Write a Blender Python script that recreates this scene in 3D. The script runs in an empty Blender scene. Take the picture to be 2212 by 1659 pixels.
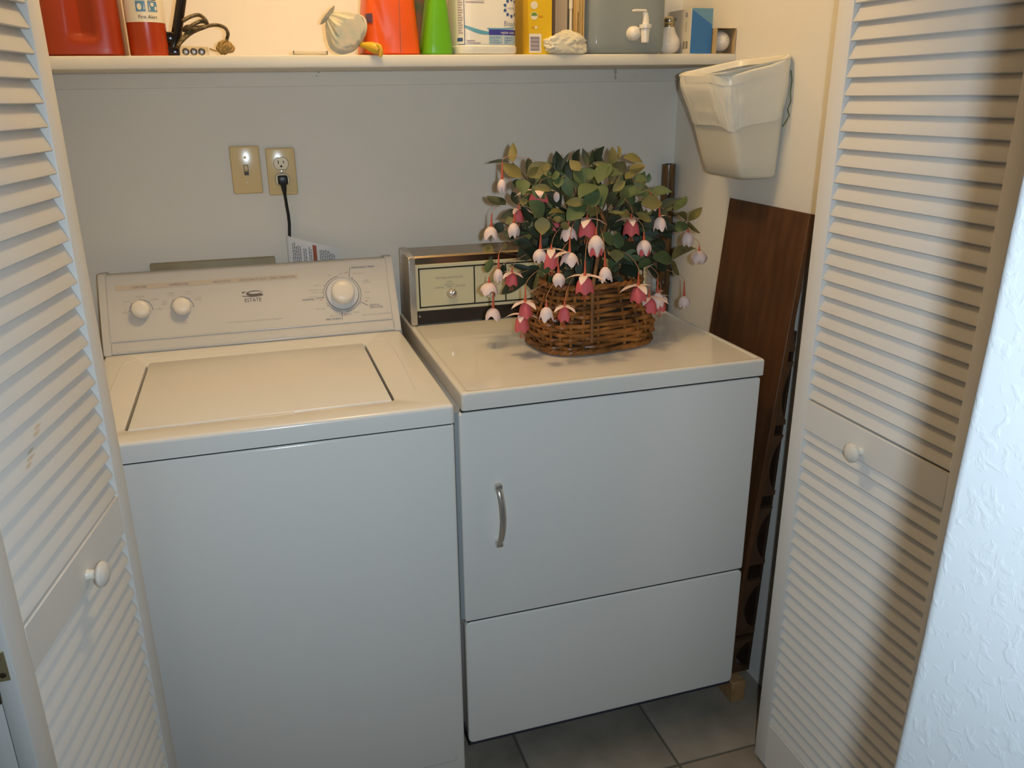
import bpy, bmesh, math, random
from mathutils import Vector, Matrix, Euler, noise

random.seed(11)
scene = bpy.context.scene
C = scene.collection
PI = math.pi
R = math.radians

# ------------------------------------------------------------------ camera
CAM = Vector((-0.3367, -1.4364, 1.470))
yaw, pitch, roll = R(17.4904), R(-19.2877), R(-0.4769)
fw = Vector((math.sin(yaw) * math.cos(pitch), math.cos(yaw) * math.cos(pitch), math.sin(pitch)))
rt0 = Vector((math.cos(yaw), -math.sin(yaw), 0))
up0 = rt0.cross(fw)
rt = rt0 * math.cos(roll) + up0 * math.sin(roll)
up = up0 * math.cos(roll) - rt0 * math.sin(roll)
cam_rot = Matrix((rt, up, -fw)).transposed()
cd = bpy.data.cameras.new('camera')
cd.sensor_width = 36.0
cd.sensor_fit = 'HORIZONTAL'
cd.lens = 36.0 * 1773.92 / 2212.0
cd.clip_start = 0.02
cam = bpy.data.objects.new('camera', cd)
cam.matrix_world = Matrix.Translation(CAM) @ cam_rot.to_4x4()
C.objects.link(cam)
scene.camera = cam

# ------------------------------------------------------------------ light
world = bpy.data.worlds.new('world')
scene.world = world
world.use_nodes = True
bg = world.node_tree.nodes['Background']
bg.inputs[0].default_value = (0.62, 0.80, 1.0, 1)
bg.inputs[1].default_value = 0.014

# the bare bulb in the closet ceiling, in front of the shelf
bl = bpy.data.lights.new('closet_bulb', 'POINT')
bl.energy = 15.0
bl.color = (1.0, 0.69, 0.335)
bl.shadow_soft_size = 0.08
bo = bpy.data.objects.new('closet_bulb', bl)
bo.location = (-0.03, 0.17, 2.36)
C.objects.link(bo)

# the camera's flash, a hand's breadth right of the lens
fl = bpy.data.lights.new('camera_flash', 'SPOT')
fl.energy = 49.0
fl.color = (0.72, 0.87, 1.0)
fl.shadow_soft_size = 0.016
fl.spot_size = R(111)
fl.spot_blend = 1.0
fo = bpy.data.objects.new('camera_flash', fl)
fo.matrix_world = Matrix.Translation(CAM + rt * 0.068 + up * 0.015) @ cam_rot.to_4x4()
C.objects.link(fo)

scene.view_settings.view_transform = 'Standard'
scene.view_settings.look = 'None'
scene.view_settings.gamma = 1.0
scene.view_settings.use_curve_mapping = False
scene.view_settings.exposure = 0.0

# ------------------------------------------------------------------ materials
MATS = {}


def srgb(r, g, b):
    f = lambda c: (c / 255 / 12.92) if c / 255 <= 0.04045 else ((c / 255 + 0.055) / 1.055) ** 2.4
    return (f(r), f(g), f(b), 1)


def mat(name, col, rough=0.5, metal=0.0, spec=0.5, var=0.0, vscale=8.0, bump=0.0, bscale=60.0,
        trans=0.0, alpha=1.0, coat=0.0, sub=0.0, ior=1.45, stretch=None, col2=None):
    if name in MATS:
        return MATS[name]
    m = bpy.data.materials.new(name)
    m.use_nodes = True
    nt = m.node_tree
    b = nt.nodes['Principled BSDF']
    b.inputs['Base Color'].default_value = col
    b.inputs['Roughness'].default_value = rough
    b.inputs['Metallic'].default_value = metal
    b.inputs['Specular IOR Level'].default_value = spec
    b.inputs['Transmission Weight'].default_value = trans
    b.inputs['Alpha'].default_value = alpha
    b.inputs['Coat Weight'].default_value = coat
    b.inputs['IOR'].default_value = ior
    if sub:
        b.inputs['Subsurface Weight'].default_value = sub
        b.inputs['Subsurface Radius'].default_value = (0.01, 0.008, 0.006)
    tc = nt.nodes.new('ShaderNodeTexCoord')
    mp = nt.nodes.new('ShaderNodeMapping')
    nt.links.new(tc.outputs['Object'], mp.inputs[0])
    if stretch:
        mp.inputs['Scale'].default_value = stretch
    if var > 0:
        n = nt.nodes.new('ShaderNodeTexNoise')
        n.inputs['Scale'].default_value = vscale
        n.inputs['Detail'].default_value = 4
        nt.links.new(mp.outputs[0], n.inputs['Vector'])
        mr = nt.nodes.new('ShaderNodeMapRange')
        mr.inputs['From Min'].default_value = 0.3
        mr.inputs['From Max'].default_value = 0.7
        nt.links.new(n.outputs['Fac'], mr.inputs['Value'])
        mx = nt.nodes.new('ShaderNodeMix')
        mx.data_type = 'RGBA'
        mx.inputs['A'].default_value = col
        c2 = col2 if col2 else tuple(c * (1 - var) for c in col[:3]) + (1,)
        mx.inputs['B'].default_value = c2
        nt.links.new(mr.outputs[0], mx.inputs['Factor'])
        nt.links.new(mx.outputs['Result'], b.inputs['Base Color'])
    if bump > 0:
        n2 = nt.nodes.new('ShaderNodeTexNoise')
        n2.inputs['Scale'].default_value = bscale
        n2.inputs['Detail'].default_value = 3
        nt.links.new(mp.outputs[0], n2.inputs['Vector'])
        bp = nt.nodes.new('ShaderNodeBump')
        bp.inputs['Strength'].default_value = bump
        bp.inputs['Distance'].default_value = 0.002
        nt.links.new(n2.outputs['Fac'], bp.inputs['Height'])
        nt.links.new(bp.outputs[0], b.inputs['Normal'])
    MATS[name] = m
    return m


WALL = mat('painted_wall', (0.78, 0.74, 0.66, 1), 0.75, var=0.05, vscale=3, bump=0.10, bscale=90)
CEIL = mat('ceiling_paint', (0.80, 0.78, 0.72, 1), 0.9, bump=0.1)
DOOR = mat('door_paint', (0.78, 0.755, 0.71, 1), 0.45, var=0.04, vscale=5, bump=0.05, bscale=150)
SHELFM = mat('shelf_paint', (0.76, 0.72, 0.62, 1), 0.5, var=0.06, vscale=6, bump=0.08, bscale=40)
ENAMEL = mat('white_enamel', (0.80, 0.77, 0.71, 1), 0.17, coat=0.0, bump=0.03, bscale=400)
ENAMEL_TOP = mat('dryer_top_enamel', (0.78, 0.74, 0.66, 1), 0.08, var=0.05, vscale=5)
PLAST_W = mat('cream_plastic', (0.80, 0.74, 0.64, 1), 0.33)
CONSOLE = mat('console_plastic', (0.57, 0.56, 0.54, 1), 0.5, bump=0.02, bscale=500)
TAN = mat('tan_print', (0.56, 0.48, 0.38, 1), 0.5)
INK = mat('slate_ink', (0.10, 0.13, 0.20, 1), 0.6)
INKG = mat('grey_ink', (0.26, 0.24, 0.22, 1), 0.6)
INKR = mat('red_ink', (0.5, 0.13, 0.07, 1), 0.6)
INKL = mat('pale_ink', (0.46, 0.42, 0.37, 1), 0.6)
BLACK = mat('black_plastic', (0.012, 0.011, 0.010, 1), 0.35)
DARKGAP = mat('dark_gap', (0.02, 0.02, 0.022, 1), 0.8)
CHROME = mat('chrome', (0.66, 0.61, 0.53, 1), 0.2, metal=0.72, bump=0.02, bscale=30)
CREAMP = mat('cream_panel', (0.62, 0.58, 0.38, 1), 0.35)
BLKTRIM = mat('black_trim', (0.018, 0.013, 0.010, 1), 0.4)
IVORY = mat('ivory_plate', (0.76, 0.58, 0.30, 1), 0.16)
IVORY2 = mat('ivory_device', (0.78, 0.64, 0.38, 1), 0.25)
BRASS = mat('dull_brass', (0.34, 0.27, 0.14, 1), 0.38, metal=0.4)
BROWNW = mat('dark_walnut', (0.115, 0.048, 0.018, 1), 0.5, var=0.45, vscale=14, stretch=(3, 3, 0.5), bump=0.08)
TANW = mat('raw_wood', (0.42, 0.24, 0.10, 1), 0.65, var=0.35, vscale=30, stretch=(1, 4, 1))
RACKW = mat('rack_wood', (0.05, 0.024, 0.012, 1), 0.6, var=0.5, vscale=18)
GROUT = mat('grout', (0.11, 0.10, 0.075, 1), 0.9, bump=0.2)
TILE = mat('floor_tile', (0.335, 0.285, 0.225, 1), 0.4, var=0.35, vscale=9, bump=0.05, col2=(0.225, 0.195, 0.15, 1))
BAMBOO = mat('bamboo', (0.20, 0.105, 0.035, 1), 0.25, var=0.85, vscale=9, stretch=(6, 6, 1), col2=(0.022, 0.010, 0.006, 1))
WICKER = mat('wicker', (0.44, 0.165, 0.035, 1), 0.40, var=0.75, vscale=25, bump=0.15, bscale=150)
WICKERD = mat('dark_wicker', (0.16, 0.065, 0.022, 1), 0.35, var=0.6, vscale=30, bump=0.15, bscale=150)
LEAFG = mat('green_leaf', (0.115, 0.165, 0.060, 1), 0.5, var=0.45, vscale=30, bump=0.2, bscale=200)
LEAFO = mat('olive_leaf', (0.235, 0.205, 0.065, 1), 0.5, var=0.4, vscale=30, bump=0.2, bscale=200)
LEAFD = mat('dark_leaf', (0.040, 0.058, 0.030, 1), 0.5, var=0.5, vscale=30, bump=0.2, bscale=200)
PETALW = mat('white_petal', (0.86, 0.72, 0.64, 1), 0.6, var=0.15, vscale=40, col2=(0.85, 0.60, 0.55, 1))
PETALP = mat('pink_petal', (0.76, 0.135, 0.14, 1), 0.6, var=0.25, vscale=60)
CALYX = mat('red_calyx', (0.60, 0.11, 0.045, 1), 0.5)
STALK = mat('pale_stalk', (0.50, 0.24, 0.13, 1), 0.5)
STEM = mat('brown_stem', (0.07, 0.042, 0.02, 1), 0.6)
BINP = mat('bin_plastic', (0.70, 0.65, 0.52, 1), 0.4)
BAG = mat('bag_film', (0.82, 0.77, 0.64, 1), 0.22, bump=0.7, bscale=38, stretch=(1, 1, 0.6))
STUCCO = None


def node_wall():
    """drywall with knock-down texture for the wall end beside the camera"""
    m = bpy.data.materials.new('textured_drywall')
    m.use_nodes = True
    nt = m.node_tree
    b = nt.nodes['Principled BSDF']
    b.inputs['Base Color'].default_value = (0.52, 0.545, 0.56, 1)
    b.inputs['Roughness'].default_value = 0.7
    tc = nt.nodes.new('ShaderNodeTexCoord')
    v = nt.nodes.new('ShaderNodeTexNoise')
    v.inputs['Scale'].default_value = 75
    v.inputs['Detail'].default_value = 5
    v.inputs['Distortion'].default_value = 0.8
    nt.links.new(tc.outputs['Object'], v.inputs['Vector'])
    cr = nt.nodes.new('ShaderNodeMapRange')
    cr.inputs['From Min'].default_value = 0.52
    cr.inputs['From Max'].default_value = 0.68
    nt.links.new(v.outputs['Fac'], cr.inputs['Value'])
    bp = nt.nodes.new('ShaderNodeBump')
    bp.inputs['Strength'].default_value = 0.2
    bp.inputs['Distance'].default_value = 0.0015
    nt.links.new(cr.outputs[0], bp.inputs['Height'])
    nt.links.new(bp.outputs[0], b.inputs['Normal'])
    return m


STUCCO = node_wall()

# ------------------------------------------------------------------ mesh helpers


def finish(me, smooth=True, ang=38):
    if smooth:
        for p in me.polygons:
            p.use_smooth = True
        me.set_sharp_from_angle(angle=R(ang))


def obj(name, bm, m, parent=None, smooth=True, ang=38, fix=True):
    if fix:
        bmesh.ops.recalc_face_normals(bm, faces=bm.faces)
    me = bpy.data.meshes.new(name)
    bm.to_mesh(me)
    bm.free()
    finish(me, smooth, ang)
    for x in (m if isinstance(m, (list, tuple)) else [m]):
        me.materials.append(x)
    o = bpy.data.objects.new(name, me)
    C.objects.link(o)
    if parent is not None:
        attach(o, parent)
    return o


def world_loc(p):
    v = Vector(p.location)
    while p.parent is not None:
        p = p.parent
        v += Vector(p.location)
    return v


def attach(o, parent):
    """parent while keeping the mesh (authored in world space) where it is; thing empties are never rotated"""
    o.parent = parent
    o.location = Vector(o.location) - world_loc(parent)


def thing(name, label, cat, loc=(0, 0, 0), group=None, kind=None):
    o = bpy.data.objects.new(name, None)
    o.empty_display_size = 0.05
    C.objects.link(o)
    o.location = loc
    return tag(o, label, cat, group, kind)


def tag(o, label, cat, group=None, kind=None):
    o['label'] = label
    o['category'] = cat
    if group:
        o['group'] = group
    if kind:
        o['kind'] = kind
    return o


def struct(o, label, cat):
    return tag(o, label, cat, None, 'structure')


def box(bm, x0, x1, y0, y1, z0, z1, bev=0.0, seg=2, mi=0, M=None):
    vs = [bm.verts.new((x, y, z)) for x in (x0, x1) for y in (y0, y1) for z in (z0, z1)]
    idx = [(0, 1, 3, 2), (4, 6, 7, 5), (0, 4, 5, 1), (2, 3, 7, 6), (0, 2, 6, 4), (1, 5, 7, 3)]
    fs = [bm.faces.new([vs[i] for i in f]) for f in idx]
    for f in fs:
        f.material_index = mi
    geo_v = set(vs)
    if bev > 0:
        es = list({e for f in fs for e in f.edges})
        r = bmesh.ops.bevel(bm, geom=es, offset=bev, segments=seg, profile=0.5, affect='EDGES')
        geo_v = {v for v in r['verts']} | {v for v in vs if v.is_valid}
        for f in r['faces']:
            f.material_index = mi
    if M is not None:
        bmesh.ops.transform(bm, matrix=M, verts=[v for v in geo_v if v.is_valid])
    return [v for v in geo_v if v.is_valid]


def boxo(name, x0, x1, y0, y1, z0, z1, m, parent=None, bev=0.0, seg=2):
    bm = bmesh.new()
    box(bm, x0, x1, y0, y1, z0, z1, bev, seg)
    return obj(name, bm, m, parent)


def tube(bm, pts, rad, n=8, cap=True, closed=False, flat=1.0, mi=0):
    pts = [Vector(p) for p in pts]
    k = len(pts)
    rads = rad if isinstance(rad, (list, tuple)) else [rad] * k
    rings = []
    prev = None
    for i in range(k):
        if closed:
            t = pts[(i + 1) % k] - pts[(i - 1) % k]
        else:
            t = pts[min(i + 1, k - 1)] - pts[max(i - 1, 0)]
        if t.length < 1e-9:
            t = Vector((0, 0, 1))
        t.normalize()
        if prev is None:
            a = Vector((0, 0, 1)) if abs(t.z) < 0.9 else Vector((1, 0, 0))
            u = t.cross(a).normalized()
        else:
            u = (prev - t * prev.dot(t))
            u = u.normalized() if u.length > 1e-6 else t.orthogonal().normalized()
        prev = u
        w = t.cross(u)
        rings.append([bm.verts.new(pts[i] + (u * math.cos(2 * PI * j / n) + w * math.sin(2 * PI * j / n) * flat) * rads[i]) for j in range(n)])
    rng = range(k) if closed else range(k - 1)
    for i in rng:
        a, b = rings[i], rings[(i + 1) % k]
        for j in range(n):
            f = bm.faces.new((a[j], a[(j + 1) % n], b[(j + 1) % n], b[j]))
            f.material_index = mi
    if cap and not closed:
        bm.faces.new(rings[0][::-1]).material_index = mi
        bm.faces.new(rings[-1]).material_index = mi
    return rings


def lathe(bm, prof, M=None, n=32, cap0=True, cap1=True, mi=0):
    """profile (r, h) turned about local z"""
    M = M or Matrix.Identity(4)
    rings = []
    for r, h in prof:
        rings.append([bm.verts.new(M @ Vector((r * math.cos(2 * PI * j / n), r * math.sin(2 * PI * j / n), h))) for j in range(n)])
    for a, b in zip(rings, rings[1:]):
        for j in range(n):
            bm.faces.new((a[j], a[(j + 1) % n], b[(j + 1) % n], b[j])).material_index = mi
    if cap0:
        bm.faces.new(rings[0][::-1]).material_index = mi
    if cap1:
        bm.faces.new(rings[-1]).material_index = mi


def superell(t, a, b, e):
    c, s = math.cos(t), math.sin(t)
    return (a * math.copysign(abs(c) ** (2 / e), c), b * math.copysign(abs(s) ** (2 / e), s))


def loft(bm, secs, n=64, cap0=True, cap1=True, dent=None, mi=0):
    """secs: (cx, cy, z, a, b, exponent); dent(t, z) -> factor pushing the skin in"""
    rings = []
    for cx, cy, z, a, b, e in secs:
        ring = []
        for j in range(n):
            t = 2 * PI * j / n
            x, y = superell(t, a, b, e)
            if dent:
                dx, dy, dz = dent(x / a, y / b, z)
            else:
                dx = dy = dz = 0
            ring.append(bm.verts.new((cx + x + dx, cy + y + dy, z + dz)))
        rings.append(ring)
    for p, q in zip(rings, rings[1:]):
        for j in range(n):
            bm.faces.new((p[j], p[(j + 1) % n], q[(j + 1) % n], q[j])).material_index = mi
    if cap0:
        bm.faces.new(rings[0][::-1]).material_index = mi
    if cap1:
        bm.faces.new(rings[-1]).material_index = mi
    return rings


def prism(bm, poly, axis_map, d0, d1, mi=0):
    """poly of (p, q); axis_map(p, q, d) -> xyz"""
    A = [bm.verts.new(axis_map(p, q, d0)) for p, q in poly]
    B = [bm.verts.new(axis_map(p, q, d1)) for p, q in poly]
    n = len(poly)
    bm.faces.new(A[::-1]).material_index = mi
    bm.faces.new(B).material_index = mi
    for i in range(n):
        bm.faces.new((A[i], A[(i + 1) % n], B[(i + 1) % n], B[i])).material_index = mi


TXT = {}


def text_geo(s, align='CENTER'):
    k = (s, align)
    if k in TXT:
        return TXT[k]
    cu = bpy.data.curves.new('t', 'FONT')
    cu.body = s
    cu.size = 1.0
    cu.align_x = align
    cu.resolution_u = 2
    o = bpy.data.objects.new('t', cu)
    C.objects.link(o)
    dg = bpy.context.evaluated_depsgraph_get()
    dg.update()
    me = bpy.data.meshes.new_from_object(o.evaluated_get(dg))
    g = ([tuple(v.co[:2]) for v in me.vertices], [tuple(p.vertices) for p in me.polygons])
    bpy.data.objects.remove(o)
    bpy.data.curves.remove(cu)
    bpy.data.meshes.remove(me)
    TXT[k] = g
    return g


class Print:
    """flat printing laid on a surface: mapper (u, v) -> xyz a hair above the surface"""

    def __init__(self, mapper):
        self.f = mapper
        self.bm = bmesh.new()

    def poly(self, pts, sub=1):
        vs = [self.bm.verts.new(self.f(*p)) for p in pts]
        self.bm.faces.new(vs)
        return self

    def rect(self, u0, u1, v0, v1, nu=1):
        for i in range(nu):
            a = u0 + (u1 - u0) * i / nu
            b = u0 + (u1 - u0) * (i + 1) / nu
            self.poly([(a, v0), (b, v0), (b, v1), (a, v1)])
        return self

    def arc(self, cu, cv, r0, r1, a0, a1, n=24):
        for i in range(n):
            t0, t1 = R(a0 + (a1 - a0) * i / n), R(a0 + (a1 - a0) * (i + 1) / n)
            self.poly([(cu + r0 * math.cos(t0), cv + r0 * math.sin(t0)), (cu + r1 * math.cos(t0), cv + r1 * math.sin(t0)),
                       (cu + r1 * math.cos(t1), cv + r1 * math.sin(t1)), (cu + r0 * math.cos(t1), cv + r0 * math.sin(t1))])
        return self

    def disc(self, cu, cv, ru, rv=None, n=16):
        rv = rv or ru
        return self.poly([(cu + ru * math.cos(2 * PI * i / n), cv + rv * math.sin(2 * PI * i / n)) for i in range(n)])

    def line(self, u0, v0, u1, v1, w):
        d = Vector((u1 - u0, v1 - v0)).normalized()
        n = Vector((-d.y, d.x)) * w / 2
        return self.poly([(u0 + n.x, v0 + n.y), (u1 + n.x, v1 + n.y), (u1 - n.x, v1 - n.y), (u0 - n.x, v0 - n.y)])

    def text(self, s, u, v, size, align='CENTER', sx=1.0, rot=0.0):
        V, F = text_geo(s, align)
        c, sn = math.cos(rot), math.sin(rot)
        vs = []
        for x, y in V:
            x, y = x * size * sx, y * size
            vs.append(self.bm.verts.new(self.f(u + x * c - y * sn, v + x * sn + y * c)))
        for f in F:
            try:
                self.bm.faces.new([vs[i] for i in f])
            except ValueError:
                pass
        return self

    def done(self, name, m, parent):
        o = obj(name, self.bm, m, parent, smooth=False, fix=False)
        o['kind'] = 'stuff'
        return o


def copy_part(src, parent, M=None, loc=None, name=None):
    c = src.copy()
    C.objects.link(c)
    c.parent = parent
    if loc is not None:
        c.location = loc
    if M is not None:
        c.matrix_local = M
    return c


def smooth_path(P, sub=6):
    P = [Vector(p) for p in P]
    out = []
    for i in range(len(P) - 1):
        p0, p1, p2, p3 = P[max(i - 1, 0)], P[i], P[i + 1], P[min(i + 2, len(P) - 1)]
        for k in range(sub):
            t = k / sub
            out.append(0.5 * (2 * p1 + (p2 - p0) * t + (2 * p0 - 5 * p1 + 4 * p2 - p3) * t * t + (3 * p1 - p0 - 3 * p2 + p3) * t ** 3))
    out.append(P[-1])
    return out


FZ = -0.045          # floor level

LEAVES = [[0.237,0.367,1.331,0.249,0.4,1.372,0.017,'o'],[0.249,0.424,1.327,0.202,0.448,1.326,0.006,'d'],[0.243,0.317,1.304,0.223,0.407,1.327,0.022,'o'],[0.259,0.334,1.308,0.278,0.37,1.342,0.016,'d'],[0.255,0.317,1.305,0.295,0.303,1.334,0.028,'o'],[0.255,0.316,1.305,0.27,0.281,1.327,0.014,'o'],[0.239,0.306,1.301,0.229,0.269,1.27,0.025,'g'],[0.247,0.352,1.297,0.227,0.34,1.273,0.012,'d'],[0.264,0.327,1.304,0.265,0.305,1.284,0.014,'d'],[0.304,0.292,1.329,0.284,0.305,1.317,0.014,'o'],[0.311,0.305,1.326,0.291,0.283,1.336,0.01,'g'],[0.34,0.333,1.31,0.359,0.331,1.353,0.008,'d'],[0.359,0.316,1.296,0.352,0.315,1.338,0.021,'d'],[0.359,0.265,1.318,0.348,0.303,1.337,0.018,'o'],[0.399,0.316,1.322,0.393,0.339,1.36,0.012,'d'],[0.393,0.299,1.323,0.436,0.296,1.329,0.009,'o'],[0.316,0.275,1.311,0.3,0.29,1.301,0.018,'g'],[0.315,0.281,1.306,0.308,0.266,1.282,0.02,'g'],[0.327,0.268,1.306,0.336,0.267,1.262,0.022,'g'],[0.354,0.28,1.304,0.408,0.287,1.313,0.026,'g'],[0.378,0.321,1.292,0.4,0.287,1.287,0.027,'d'],[0.394,0.26,1.287,0.343,0.234,1.264,0.034,'g'],[0.291,0.26,1.279,0.245,0.26,1.287,0.014,'o'],[0.212,0.339,1.243,0.183,0.391,1.257,0.025,'d'],[0.224,0.331,1.272,0.235,0.327,1.242,0.016,'d'],[0.242,0.277,1.26,0.22,0.271,1.252,0.012,'o'],[0.278,0.274,1.223,0.242,0.27,1.258,0.03,'g'],[0.262,0.307,1.206,0.238,0.315,1.242,0.019,'d'],[0.295,0.31,1.217,0.277,0.281,1.249,0.019,'d'],[0.326,0.269,1.225,0.274,0.233,1.235,0.016,'o'],[0.296,0.267,1.217,0.321,0.258,1.214,0.014,'o'],[0.318,0.239,1.216,0.372,0.255,1.245,0.03,'g'],[0.321,0.254,1.251,0.373,0.248,1.254,0.018,'o'],[0.267,0.25,1.225,0.262,0.239,1.187,0.027,'o'],[0.37,0.241,1.225,0.396,0.261,1.241,0.022,'o'],[0.32,0.245,1.213,0.319,0.256,1.192,0.016,'o'],[0.21,0.358,1.201,0.195,0.368,1.177,0.019,'d'],[0.212,0.287,1.221,0.194,0.285,1.212,0.012,'o'],[0.242,0.323,1.198,0.262,0.314,1.199,0.012,'d'],[0.396,0.254,1.29,0.441,0.293,1.331,0.03,'g'],[0.453,0.317,1.284,0.502,0.347,1.33,0.029,'d'],[0.459,0.287,1.337,0.48,0.344,1.364,0.007,'o'],[0.473,0.294,1.34,0.524,0.295,1.328,0.021,'o'],[0.492,0.286,1.299,0.535,0.317,1.324,0.025,'o'],[0.47,0.272,1.295,0.505,0.3,1.313,0.016,'o'],[0.492,0.281,1.293,0.526,0.273,1.292,0.017,'g'],[0.529,0.28,1.283,0.531,0.278,1.306,0.01,'g'],[0.429,0.249,1.272,0.461,0.251,1.294,0.016,'o'],[0.483,0.309,1.257,0.512,0.33,1.29,0.027,'d'],[0.405,0.255,1.289,0.393,0.225,1.242,0.03,'g'],[0.483,0.275,1.238,0.489,0.26,1.262,0.017,'g'],[0.418,0.249,1.228,0.456,0.237,1.226,0.009,'o'],[0.404,0.255,1.234,0.377,0.253,1.219,0.016,'o'],[0.507,0.266,1.24,0.567,0.273,1.239,0.027,'o'],[0.602,0.283,1.219,0.66,0.332,1.243,0.021,'g'],[0.652,0.303,1.19,0.713,0.349,1.213,0.017,'o'],[0.658,0.323,1.187,0.6,0.272,1.215,0.015,'o'],[0.656,0.319,1.182,0.621,0.305,1.165,0.026,'g'],[0.658,0.318,1.184,0.712,0.349,1.149,0.02,'o'],[0.535,0.26,1.203,0.484,0.248,1.222,0.019,'o'],[0.594,0.313,1.161,0.639,0.34,1.177,0.031,'d'],[0.437,0.251,1.158,0.397,0.24,1.18,0.025,'g'],[0.455,0.275,1.141,0.454,0.259,1.182,0.025,'g'],[0.455,0.275,1.139,0.448,0.258,1.113,0.027,'o'],[0.553,0.286,1.112,0.623,0.314,1.095,0.027,'g'],[0.543,0.283,1.112,0.511,0.27,1.091,0.022,'g'],[0.556,0.319,1.106,0.498,0.286,1.124,0.013,'d'],[0.616,0.308,1.099,0.711,0.36,1.115,0.027,'o'],[0.625,0.327,1.091,0.664,0.354,1.048,0.022,'o'],[0.568,0.335,1.076,0.602,0.344,1.049,0.029,'d'],[0.557,0.302,1.149,0.6,0.314,1.125,0.026,'d'],[0.468,0.263,1.106,0.513,0.283,1.069,0.03,'d'],[0.181,0.336,1.141,0.168,0.38,1.144,0.017,'o'],[0.204,0.425,1.094,0.193,0.391,1.12,0.015,'d'],[0.192,0.373,1.104,0.175,0.4,1.093,0.028,'g'],[0.213,0.375,1.102,0.226,0.401,1.071,0.013,'d'],[0.266,0.34,1.089,0.242,0.382,1.062,0.019,'d'],[0.275,0.374,1.06,0.226,0.438,1.017,0.024,'d'],[0.267,0.343,1.085,0.29,0.392,1.034,0.028,'d'],[0.276,0.346,1.091,0.226,0.357,1.104,0.011,'d'],[0.264,0.258,1.11,0.29,0.254,1.114,0.023,'g'],[0.27,0.265,1.107,0.276,0.281,1.085,0.016,'g'],[0.29,0.271,1.095,0.31,0.319,1.035,0.026,'g'],[0.267,0.286,1.095,0.271,0.329,1.045,0.01,'o'],[0.199,0.303,1.165,0.198,0.314,1.144,0.008,'o'],[0.27,0.325,1.151,0.239,0.35,1.117,0.032,'d'],[0.236,0.323,1.174,0.207,0.351,1.182,0.027,'d'],[0.269,0.324,1.183,0.274,0.306,1.216,0.025,'d'],[0.311,0.316,1.171,0.338,0.313,1.133,0.027,'d'],[0.346,0.261,1.094,0.322,0.269,1.073,0.027,'d'],[0.356,0.255,1.084,0.376,0.251,1.115,0.031,'d'],[0.442,0.304,1.187,0.479,0.285,1.198,0.032,'d'],[0.463,0.307,1.258,0.435,0.293,1.24,0.027,'d'],[0.516,0.311,1.15,0.474,0.281,1.13,0.032,'d'],[0.54,0.314,1.18,0.573,0.309,1.201,0.026,'d'],[0.311,0.32,1.283,0.321,0.285,1.236,0.025,'d'],[0.368,0.268,1.286,0.353,0.287,1.324,0.026,'g'],[0.258,0.293,1.288,0.281,0.267,1.26,0.022,'g'],[0.4,0.284,1.14,0.446,0.282,1.116,0.029,'d'],[0.614,0.333,1.118,0.565,0.312,1.147,0.029,'d'],[0.48,0.291,1.239,0.52,0.301,1.215,0.027,'d'],[0.358,0.296,1.213,0.369,0.266,1.165,0.027,'d'],[0.424,0.29,1.2,0.394,0.271,1.173,0.025,'d'],[0.357,0.24,1.25,0.397,0.234,1.269,0.03,'g'],[0.459,0.278,1.312,0.414,0.251,1.306,0.027,'g'],[0.298,0.313,1.295,0.277,0.285,1.268,0.025,'d'],[0.493,0.274,1.281,0.447,0.245,1.255,0.027,'g'],[0.593,0.336,1.097,0.628,0.354,1.063,0.025,'d']]
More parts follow.
